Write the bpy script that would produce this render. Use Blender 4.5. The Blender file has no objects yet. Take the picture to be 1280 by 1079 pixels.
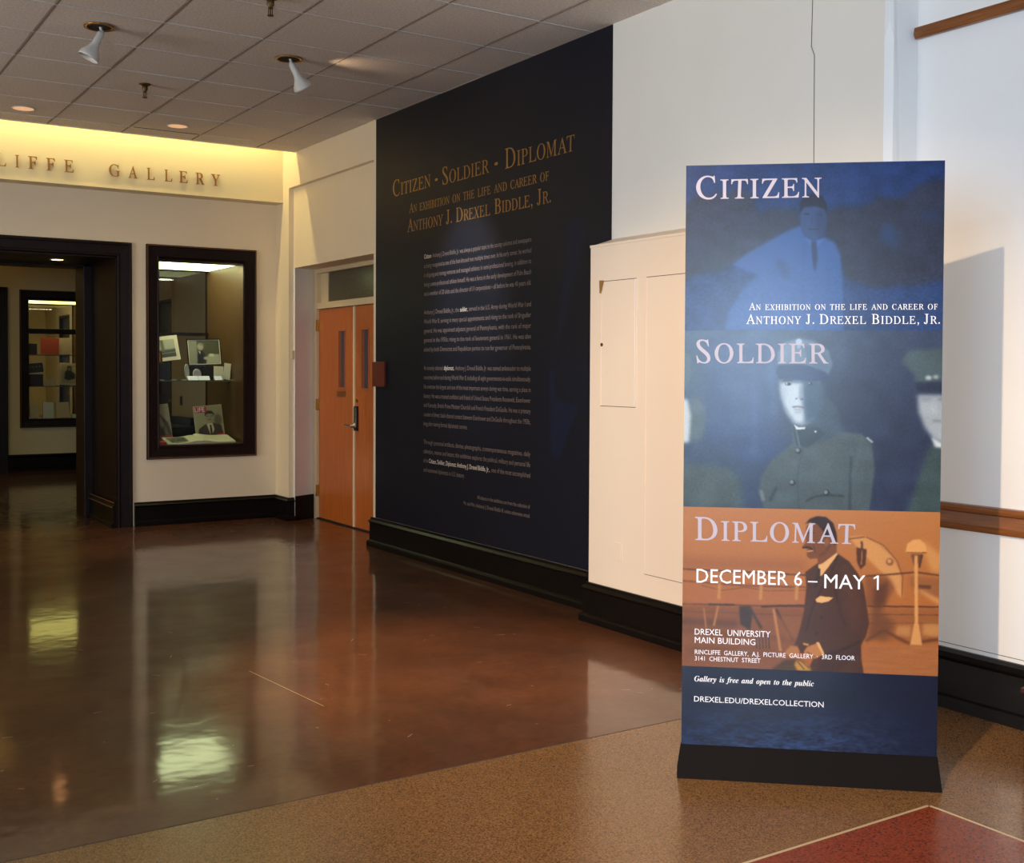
import bpy, bmesh, math, random
import numpy as np
from mathutils import Vector, Matrix

# ------------------------------------------------------------------ camera, world, lights, exposure
SC = bpy.context.scene
COL = SC.collection
H = 1.471
cam = bpy.data.cameras.new('camera'); cam.sensor_width = 36; cam.lens = 40.4917
cam.shift_y = -0.03347; cam.clip_end = 100; cam.clip_start = .05
co = bpy.data.objects.new('camera', cam); COL.objects.link(co); SC.camera = co
yaw, pitch, roll = 0.5740947, -0.0245115, 0.0048158
fwd = Vector((math.sin(yaw)*math.cos(pitch), math.cos(yaw)*math.cos(pitch), math.sin(pitch)))
rt = Vector((math.cos(yaw), -math.sin(yaw), 0)); up = rt.cross(fwd)
r_ = math.cos(roll)*rt + math.sin(roll)*up; u_ = -math.sin(roll)*rt + math.cos(roll)*up
co.matrix_world = Matrix(((r_.x, u_.x, -fwd.x, 0), (r_.y, u_.y, -fwd.y, 0), (r_.z, u_.z, -fwd.z, H), (0, 0, 0, 1)))

SC.view_settings.view_transform = 'Standard'; SC.view_settings.look = 'None'
SC.view_settings.gamma = 1; SC.view_settings.use_curve_mapping = False
SC.view_settings.exposure = 0.0
SC.cycles.use_denoising = True
SC.cycles.max_bounces = 8; SC.cycles.diffuse_bounces = 4; SC.cycles.glossy_bounces = 4
SC.cycles.sample_clamp_indirect = 6; SC.cycles.caustics_reflective = False; SC.cycles.caustics_refractive = False
SC.cycles.transparent_max_bounces = 12

w = bpy.data.worlds.new('world'); SC.world = w; w.use_nodes = True
w.node_tree.nodes['Background'].inputs[0].default_value = (.55, .7, 1, 1)
w.node_tree.nodes['Background'].inputs[1].default_value = 1.0

def light(name, kind, loc, target, power, color, **k):
    l = bpy.data.lights.new(name, kind); l.energy = power; l.color = color
    for a, b in k.items(): setattr(l, a, b)
    o = bpy.data.objects.new(name, l); COL.objects.link(o); o.location = loc
    o.rotation_euler = (Vector(target)-Vector(loc)).to_track_quat('-Z', 'Y').to_euler()
    return o
# daylight in the window behind the camera
light('window_daylight', 'AREA', (-2.9, -4.66, 1.75), (-2.9, 0, 1.75), 400, (.62, .79, 1), shape='RECTANGLE', size=1.38, size_y=1.58)
light('side_fill_light', 'AREA', (-4.13, -.9, 1.95), (0, -.9, 1.95), 530, (.56, .74, 1), shape='RECTANGLE', size=3.06, size_y=2.06)  # added cool fill from the left for the right wall and ceiling
light('hall_fill_light', 'AREA', (-4.13, 6.6, 1.75), (0, 6.6, 1.75), 212, (1, .94, .92), shape='RECTANGLE', size=2.86, size_y=2.26)  # added fill from the left for the ceiling and back wall
# warm lamp that throws the banner's shadow on the right wall
light('banner_lamp', 'SPOT', (-1.05, .72, 3.30), (3.92, 4.02, .30), 1020, (1, .72, .44), spot_size=math.radians(44), spot_blend=.7, shadow_soft_size=.03)
# spotlights in the ceiling
light('wall_lamp', 'SPOT', (2.96, 7.13, 3.32), (4.21, 7.1, 2.0), 270, (.80, .90, 1), spot_size=math.radians(40), spot_blend=1, shadow_soft_size=.03)
light('back_wall_fill_beam', 'SPOT', (1.6, 7.1, 3.24), (3.2, 10.8, .5), 46, (1, .84, .66), spot_size=math.radians(64), spot_blend=1, shadow_soft_size=.04)  # added beam, off the lamp head's aim, to brighten the lower back wall
light('near_downlight', 'SPOT', (2.35, 4.8, 3.47), (2.75, 4.9, 0), 640, (1, .72, .40), spot_size=math.radians(46), spot_blend=1, shadow_soft_size=.08)
light('lamp_spill', 'SPOT', (3.05, 7.17, 3.38), (3.52, 7.0, 3.51), 3.2, (1, .72, .45), spot_size=math.radians(70), spot_blend=1, shadow_soft_size=.02)
light('case_fill_light', 'AREA', (3.475, 10.90, 2.46), (3.475, 11.35, 1.2), 5, (.96, 1, .80), shape='RECTANGLE', size=.8, size_y=.05)  # unseen light added at the case front to brighten the papers
light('far_case_fill_light', 'AREA', (3.5, 17.38, 2.40), (3.5, 17.7, 1.2), 3, (1, .85, .5), shape='RECTANGLE', size=.8, size_y=.05)  # the same added light for the far case contents
# cove above the ceiling edge
light('cove_light', 'AREA', (1.2, 10.43, 3.93), (1.2, 10.45, 0), 50, (1, .86, .38), shape='RECTANGLE', size=5.9, size_y=.04)
# gallery rooms
light('gallery_fill_light', 'AREA', (.3, 15.2, 3.44), (.3, 15.2, 0), 26, (1, .78, .46), shape='RECTANGLE', size=.6, size_y=1.6)  # extra light added out of view to brighten the far gallery wall
for _k, _x in enumerate((1.715, 2.927)): light('wall_downlight', 'SPOT', (_x, 9.75, 3.49), (_x, 9.85, 0), 6, (1, .78, .52), spot_size=math.radians(150), spot_blend=1, shadow_soft_size=.07)
light('gallery_light_two', 'AREA', (3.3, 21, 3.44), (3.3, 21, 0), 30, (1, .80, .45), shape='RECTANGLE', size=.6, size_y=1.6)

# ------------------------------------------------------------------ materials
def lin(c):
    return tuple((x/255/12.92 if x/255 <= .04045 else ((x/255+.055)/1.055)**2.4) for x in c)
def mat(name, rgb, rough=.6, metal=0, spec=.5, noise=0, nscale=8, bump=0, bscale=60, emit=None, estr=0, coat=0, coatr=.1, stretch=(1, 1, 1), rgb2=None, bdist=.002):
    m = bpy.data.materials.new(name); m.use_nodes = True; nt = m.node_tree; N = nt.nodes; L = nt.links
    p = N['Principled BSDF']; c = lin(rgb)
    p.inputs['Base Color'].default_value = (*c, 1); p.inputs['Roughness'].default_value = rough
    p.inputs['Metallic'].default_value = metal; p.inputs['Specular IOR Level'].default_value = spec
    p.inputs['Coat Weight'].default_value = coat; p.inputs['Coat Roughness'].default_value = coatr
    if emit: p.inputs['Emission Color'].default_value = (*lin(emit), 1); p.inputs['Emission Strength'].default_value = estr
    if noise or bump or rgb2:
        tc = N.new('ShaderNodeTexCoord'); mp = N.new('ShaderNodeMapping'); mp.inputs['Scale'].default_value = stretch
        L.new(tc.outputs['Object'], mp.inputs[0])
    if noise or rgb2:
        n = N.new('ShaderNodeTexNoise'); n.inputs['Scale'].default_value = nscale; n.inputs['Detail'].default_value = 6
        L.new(mp.outputs[0], n.inputs['Vector'])
        r = N.new('ShaderNodeValToRGB'); r.color_ramp.elements[0].position = .3; r.color_ramp.elements[1].position = .7
        a = c; b = lin(rgb2) if rgb2 else tuple(min(1, x*(1+noise)) for x in c)
        if not rgb2: a = tuple(x*(1-noise) for x in c)
        r.color_ramp.elements[0].color = (*a, 1); r.color_ramp.elements[1].color = (*b, 1)
        L.new(n.outputs[0], r.inputs[0]); L.new(r.outputs[0], p.inputs['Base Color'])
    if bump:
        n2 = N.new('ShaderNodeTexNoise'); n2.inputs['Scale'].default_value = bscale; n2.inputs['Detail'].default_value = 4
        L.new(mp.outputs[0], n2.inputs['Vector'])
        bp = N.new('ShaderNodeBump'); bp.inputs['Strength'].default_value = bump; bp.inputs['Distance'].default_value = bdist
        L.new(n2.outputs[0], bp.inputs['Height']); L.new(bp.outputs[0], p.inputs['Normal'])
    return m
M = {}
M['wall'] = mat('cream_wall_paint', (236, 216, 184), .55, noise=.02, nscale=2, bump=.25, bscale=45)
M['wallwhite'] = mat('white_wall_paint', (236, 232, 228), .55, noise=.02, nscale=2, bump=.25, bscale=45)
M['soffit'] = mat('soffit_paint', (226, 209, 172), .6, bump=.15, bscale=40)
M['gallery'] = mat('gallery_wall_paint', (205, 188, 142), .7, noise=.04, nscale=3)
M['navy'] = mat('navy_vinyl', (11, 13, 25), .34, spec=.25, noise=.12, nscale=2.5, bump=.25, bscale=14)
M['black'] = mat('black_gloss_baseboard', (15, 10, 8), .34, spec=.14, noise=.15, nscale=5, bump=.1, bscale=30)
M['mahog'] = mat('dark_mahogany', (26, 13, 10), .38, spec=.2, stretch=(8, 8, 1), noise=.3, nscale=6, bump=.08)
M['mahog_in'] = mat('case_side_veneer', (88, 60, 32), .45, stretch=(14, 14, 1), noise=.22, nscale=5)
M['highlight_line'] = mat('edge_highlight', (120, 74, 44), .35)  # brown line colour, gloss highlights on moulding edges painted in
M['rail'] = mat('varnished_oak_rail', (128, 74, 34), .35, stretch=(20, 1.2, 20), noise=.35, nscale=4, bump=.15, bscale=12)
M['doorwood'] = mat('orange_birch_door', (184, 98, 42), .28, stretch=(9, 9, 1), noise=.12, nscale=3, bump=.04)
M['boxwood'] = mat('dark_red_wood', (62, 28, 16), .4)
M['plaque'] = mat('reddish_wood', (104, 44, 22), .35, stretch=(3, 12, 3), noise=.25, nscale=4)
M['jamb'] = mat('door_frame_paint', (214, 190, 150), .4)
M['chrome'] = mat('satin_steel', (170, 168, 165), .25, metal=1)
M['brass'] = mat('brass', (190, 140, 70), .3, metal=1)
M['bronze'] = mat('bronze_letter', (168, 112, 54), .4, metal=.4)
M['blackmetal'] = mat('black_metal', (20, 20, 22), .35, metal=.3)
M['baseblk'] = mat('banner_base_black', (16, 11, 9), .7, spec=.1, noise=.1, nscale=30)
M['lampwhite'] = mat('lamp_white', (205, 202, 196), .45)
M['dark'] = mat('dark_void', (8, 7, 7), .8)
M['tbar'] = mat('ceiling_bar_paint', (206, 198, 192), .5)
M['tbar_shade'] = mat('ceiling_bar_shade', (150, 134, 120), .8)  # darker copy of the bar paint, shadow along tile edges put into colour
M['sprink'] = mat('tarnished_brass', (96, 78, 46), .45, metal=.8)
M['transom'] = mat('transom_obscure_glass', (82, 76, 54), .25, spec=.3, noise=.12, nscale=30)
M['strip'] = mat('pale_meeting_strip', (232, 212, 170), .35)
M['glow'] = mat('lamp_lens', (230, 190, 150), .5, emit=(255, 190, 140), estr=.6)
M['caselamp'] = mat('case_lamp_diffuser', (240, 245, 240), .5, emit=(244, 255, 190), estr=5.5)
M['tube'] = mat('fluorescent_tube', (240, 235, 210), .5, emit=(255, 225, 130), estr=3)
M['gold_ink'] = mat('gold_vinyl', (150, 108, 44), .35, metal=.35)
M['ink'] = mat('pale_vinyl_text', (122, 104, 96), .5)
M['inkb'] = mat('bright_vinyl_text', (226, 206, 186), .5, emit=None)
M['lilac'] = mat('pale_lilac_print', (172, 165, 180), .5)
M['white'] = mat('white_print', (238, 236, 240), .5)
M['paper'] = mat('paper', (236, 224, 184), .7)
M['cream'] = mat('cream_paper', (222, 190, 130), .7)
M['red'] = mat('red_card', (196, 52, 40), .6)
M['orange'] = mat('faded_red_paper', (206, 84, 48), .7)
M['darkbox'] = mat('dark_display_block', (26, 24, 30), .5)
M['seam'] = mat('dark_joint', (70, 60, 52), .9)  # dark tone of joints, cracks and gaps
M['patch'] = mat('torn_paint', (150, 105, 50), .8)
M['china'] = mat('white_china', (215, 212, 200), .2)
M['steel_edge'] = mat('zinc_divider', (206, 184, 142), .35, metal=.2)

def glassmat(name, tint=(1, 1, 1), refl=1):
    m = bpy.data.materials.new(name); m.use_nodes = True; nt = m.node_tree; N = nt.nodes; L = nt.links
    N.remove(N['Principled BSDF']); t = N.new('ShaderNodeBsdfTransparent'); t.inputs[0].default_value = (*tint, 1)
    g = N.new('ShaderNodeBsdfGlossy'); g.inputs['Roughness'].default_value = .02; g.inputs[0].default_value = (.45, .45, .45, 1)
    f = N.new('ShaderNodeFresnel'); f.inputs[0].default_value = 1.45
    mx = N.new('ShaderNodeMixShader'); L.new(f.outputs[0], mx.inputs[0]); L.new(t.outputs[0], mx.inputs[1]); L.new(g.outputs[0], mx.inputs[2])
    L.new(mx.outputs[0], N['Material Output'].inputs[0]); return m
M['glass'] = glassmat('clear_glass', (.96, .98, .97))
M['glassdark'] = glassmat('tinted_glass', (.55, .56, .5))
M['wire'] = mat('wired_vision_glass', (70, 62, 68), .2, noise=.6, nscale=160)

def tilemat():
    m = mat('acoustic_tile', (234, 222, 210), .9, rgb2=(208, 192, 178), nscale=70, bump=.6, bscale=110)
    return m
M['tile'] = tilemat()
M['chase'] = mat('peach_cream_paint', (242, 218, 192), .5, bump=.2, bscale=45)
M['pillar'] = mat('ivory_wall_paint', (230, 220, 206), .55, noise=.02, nscale=2, bump=.25, bscale=45)

def floormat(name, c1, c2, c3, speck, rough, spec=.5, coat=.0, wave=.05):
    m = bpy.data.materials.new(name); m.use_nodes = True; nt = m.node_tree; N = nt.nodes; L = nt.links; p = N['Principled BSDF']
    tc = N.new('ShaderNodeTexCoord')
    def ramp(src, stops):
        r = N.new('ShaderNodeValToRGB'); e = r.color_ramp.elements
        while len(e) < len(stops): e.new(.5)
        for q, (pos, c) in zip(e, stops): q.position = pos; q.color = (*c, 1)
        L.new(src, r.inputs[0]); return r.outputs[0]
    n = N.new('ShaderNodeTexNoise'); n.inputs['Scale'].default_value = 1.3; n.inputs['Detail'].default_value = 8; n.inputs['Roughness'].default_value = .65
    L.new(tc.outputs['Object'], n.inputs[0])
    base = ramp(n.outputs[0], [(.3, lin(c1)), (.7, lin(c2))])
    if speck:
        v = N.new('ShaderNodeTexVoronoi'); v.inputs['Scale'].default_value = speck; L.new(tc.outputs['Object'], v.inputs[0])
        sp = N.new('ShaderNodeSeparateColor'); L.new(v.outputs['Color'], sp.inputs[0])
        chips = ramp(sp.outputs[0], [(0, lin(c1)), (.35, lin(c2)), (.7, lin(c3)), (1, lin(tuple(x*.6 for x in c1)))])
        mx = N.new('ShaderNodeMix'); mx.data_type = 'RGBA'; mx.inputs[0].default_value = .75
        L.new(base, mx.inputs[6]); L.new(chips, mx.inputs[7]); base = mx.outputs[2]
    else:
        n3 = N.new('ShaderNodeTexNoise'); n3.inputs['Scale'].default_value = 26; n3.inputs['Detail'].default_value = 6; L.new(tc.outputs['Object'], n3.inputs[0])
        mx = N.new('ShaderNodeMix'); mx.data_type = 'RGBA'; mx.blend_type = 'MULTIPLY'; mx.inputs[0].default_value = .45
        L.new(base, mx.inputs[6]); L.new(ramp(n3.outputs[0], [(.35, (.45, .42, .4)), (.6, (1, 1, 1))]), mx.inputs[7]); base = mx.outputs[2]
    L.new(base, p.inputs['Base Color'])
    n2 = N.new('ShaderNodeTexNoise'); n2.inputs['Scale'].default_value = 3.5; n2.inputs['Detail'].default_value = 5; L.new(tc.outputs['Object'], n2.inputs[0])
    mr = N.new('ShaderNodeMapRange'); mr.inputs['From Min'].default_value = .3; mr.inputs['From Max'].default_value = .7
    mr.inputs['To Min'].default_value = rough*.8; mr.inputs['To Max'].default_value = rough*1.35; L.new(n2.outputs[0], mr.inputs[0]); L.new(mr.outputs[0], p.inputs['Roughness'])
    p.inputs['Specular IOR Level'].default_value = spec; p.inputs['Coat Weight'].default_value = coat
    if coat:
        mr.inputs['To Min'].default_value = .36; mr.inputs['To Max'].default_value = .5; p.inputs['Coat Roughness'].default_value = rough
    wv = N.new('ShaderNodeTexNoise'); wv.inputs['Scale'].default_value = 5.5; wv.inputs['Detail'].default_value = 2; L.new(tc.outputs['Object'], wv.inputs[0])
    bp = N.new('ShaderNodeBump'); bp.inputs['Strength'].default_value = wave; bp.inputs['Distance'].default_value = .02
    L.new(wv.outputs[0], bp.inputs['Height']); L.new(bp.outputs[0], p.inputs['Normal']); L.new(bp.outputs[0], p.inputs['Coat Normal'])
    return m
M['floor'] = floormat('sealed_brown_floor', (70, 40, 23), (102, 60, 35), None, 0, .09, spec=.3, coat=.8, wave=.06)
M['terrazzo'] = floormat('tan_terrazzo', (120, 84, 50), (152, 112, 70), (98, 68, 42), 240, .2, spec=.5, wave=.02)
M['terrared'] = floormat('red_terrazzo', (130, 58, 32), (146, 68, 38), (108, 48, 26), 170, .2, spec=.5, wave=.02)

# ------------------------------------------------------------------ object helpers
LOC = {}
def thing(name, label, cat, loc=(0, 0, 0), group=None, kind=None):
    o = bpy.data.objects.new(name, None); COL.objects.link(o); o.location = loc; o.empty_display_size = .1
    if label: o['label'] = label
    if cat: o['category'] = cat
    if group: o['group'] = group
    if kind: o['kind'] = kind
    LOC[o] = Vector(loc); return o
def tag(o, label, cat, group=None):
    o['label'] = label; o['category'] = cat
    if group: o['group'] = group
    return o
def link(name, me, m, parent=None, smooth=False, kind=None, label=None):
    if m and not me.materials: me.materials.append(m)
    o = bpy.data.objects.new(name, me); COL.objects.link(o)
    if smooth:
        for p in me.polygons: p.use_smooth = True
    if parent is not None:
        o.parent = parent; base = LOC.get(parent, Vector())
        me.transform(Matrix.Translation(-base)); LOC[o] = base
    else: LOC[o] = Vector()
    if kind: o['kind'] = kind
    if label: o['label'] = label
    return o
def center(o):
    'move a single-mesh thing so that its origin sits at its base'
    me = o.data; c = [v.co for v in me.vertices]
    b = Vector(((min(v.x for v in c)+max(v.x for v in c))/2, (min(v.y for v in c)+max(v.y for v in c))/2, min(v.z for v in c)))
    me.transform(Matrix.Translation(-b)); o.location = b; LOC[o] = b; return o
def boxes(bl, bev=0):
    bm = bmesh.new()
    for b in bl:
        x0, x1, y0, y1, z0, z1 = b
        vs = [bm.verts.new((x, y, z)) for x in (x0, x1) for y in (y0, y1) for z in (z0, z1)]
        for f in ((0, 1, 3, 2), (4, 6, 7, 5), (0, 4, 5, 1), (2, 3, 7, 6), (0, 2, 6, 4), (1, 5, 7, 3)): bm.faces.new([vs[i] for i in f])
    if bev: bmesh.ops.bevel(bm, geom=list(bm.edges), offset=bev, segments=2, affect='EDGES', profile=.6)
    bmesh.ops.recalc_face_normals(bm, faces=bm.faces)
    me = bpy.data.meshes.new('m'); bm.to_mesh(me); bm.free(); return me
def box(name, b, m, parent=None, bev=0, **k): return link(name, boxes([b], bev), m, parent, **k)
def from_py(vs, fs):
    me = bpy.data.meshes.new('m'); me.from_pydata([tuple(v) for v in vs], [], fs); me.validate(); me.update()
    bm = bmesh.new(); bm.from_mesh(me); bmesh.ops.recalc_face_normals(bm, faces=bm.faces); bm.to_mesh(me); bm.free(); return me
def obox(c, ax, ay, az, hx, hy, hz, bev=0):
    'oriented box about c'
    me = boxes([(-hx, hx, -hy, hy, -hz, hz)], bev)
    R = Matrix((ax, ay, az)).transposed().to_4x4(); me.transform(Matrix.Translation(c) @ R); return me
def lathe(prof, c, axis=(0, 0, 1), n=32):
    'profile (r, h) revolved about axis through c'
    a = Vector(axis).normalized(); q = a.to_track_quat('Z', 'Y').to_matrix(); vs = []; fs = []
    for r, h in prof:
        for k in range(n):
            t = 2*math.pi*k/n; vs.append(Vector(c)+q @ Vector((r*math.cos(t), r*math.sin(t), h)))
    for i in range(len(prof)-1):
        for k in range(n): fs.append((i*n+k, i*n+(k+1) % n, (i+1)*n+(k+1) % n, (i+1)*n+k))
    if prof[0][0] > 1e-6: fs.append(tuple(range(n)))
    if prof[-1][0] > 1e-6: fs.append(tuple(range((len(prof)-1)*n, len(prof)*n)))
    me = bpy.data.meshes.new('m'); bm = bmesh.new(); v = [bm.verts.new(x) for x in vs]
    for f in fs: bm.faces.new([v[i] for i in f])
    bmesh.ops.remove_doubles(bm, verts=bm.verts, dist=1e-6); bmesh.ops.recalc_face_normals(bm, faces=bm.faces); bm.to_mesh(me); bm.free(); return me
def sweep(path, prof, left=True, close_ends=True):
    'profile (off, z) swept along a 2D path; off is measured to the left of travel'
    P = [Vector(p) for p in path]; n = len(P); vs = []; k = len(prof)
    for i in range(n):
        d1 = (P[i]-P[i-1]).normalized() if i else (P[1]-P[0]).normalized()
        d2 = (P[i+1]-P[i]).normalized() if i < n-1 else d1
        n1 = Vector((-d1.y, d1.x)); n2 = Vector((-d2.y, d2.x)); mm = (n1+n2).normalized(); mm = mm/max(.3, mm.dot(n1))
        for o, z in prof: vs.append((P[i].x+mm.x*o, P[i].y+mm.y*o, z))
    fs = [(i*k+j, i*k+(j+1) % k, (i+1)*k+(j+1) % k, (i+1)*k+j) for i in range(n-1) for j in range(k)]
    fs += [tuple(range(k)), tuple(range((n-1)*k, n*k))]
    return from_py(vs, fs)
def frame(x0, x1, z0, z1, y, prof, back=.0):
    'rectangular moulding facing -Y; prof = (inset, projection) rings'
    vs = []; fs = []
    for a, d in prof: vs += [(x0+a, y-d, z0+a), (x1-a, y-d, z0+a), (x1-a, y-d, z1-a), (x0+a, y-d, z1-a)]
    n = len(prof)
    for i in range(n):
        j = (i+1) % n
        for k in range(4): fs.append((i*4+k, i*4+(k+1) % 4, j*4+(k+1) % 4, j*4+k))
    return from_py(vs, fs)
def holes(lo, hi, t0, t1, z0, z1, hs, axis='y'):
    'wall slab spanning lo..hi along its length and t0..t1 through its thickness, with rectangular holes (a,b,za,zb)'
    xs = sorted({lo, hi, *[h[0] for h in hs], *[h[1] for h in hs]}); zs = sorted({z0, z1, *[h[2] for h in hs], *[h[3] for h in hs]})
    bl = []
    for i in range(len(xs)-1):
        for j in range(len(zs)-1):
            cx, cz = (xs[i]+xs[i+1])/2, (zs[j]+zs[j+1])/2
            if any(h[0] < cx < h[1] and h[2] < cz < h[3] for h in hs): continue
            bl.append((xs[i], xs[i+1], t0, t1, zs[j], zs[j+1]) if axis == 'x' else (t0, t1, xs[i], xs[i+1], zs[j], zs[j+1]))
    me = boxes(bl); bm = bmesh.new(); bm.from_mesh(me); bmesh.ops.remove_doubles(bm, verts=bm.verts, dist=1e-5)
    dup = {}
    for f in bm.faces: dup.setdefault(tuple(round(x, 4) for x in f.calc_center_median()), []).append(f)
    bmesh.ops.delete(bm, geom=[f for l in dup.values() if len(l) > 1 for f in l], context='FACES_ONLY')
    bmesh.ops.recalc_face_normals(bm, faces=bm.faces); bm.to_mesh(me); bm.free(); return me

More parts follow.
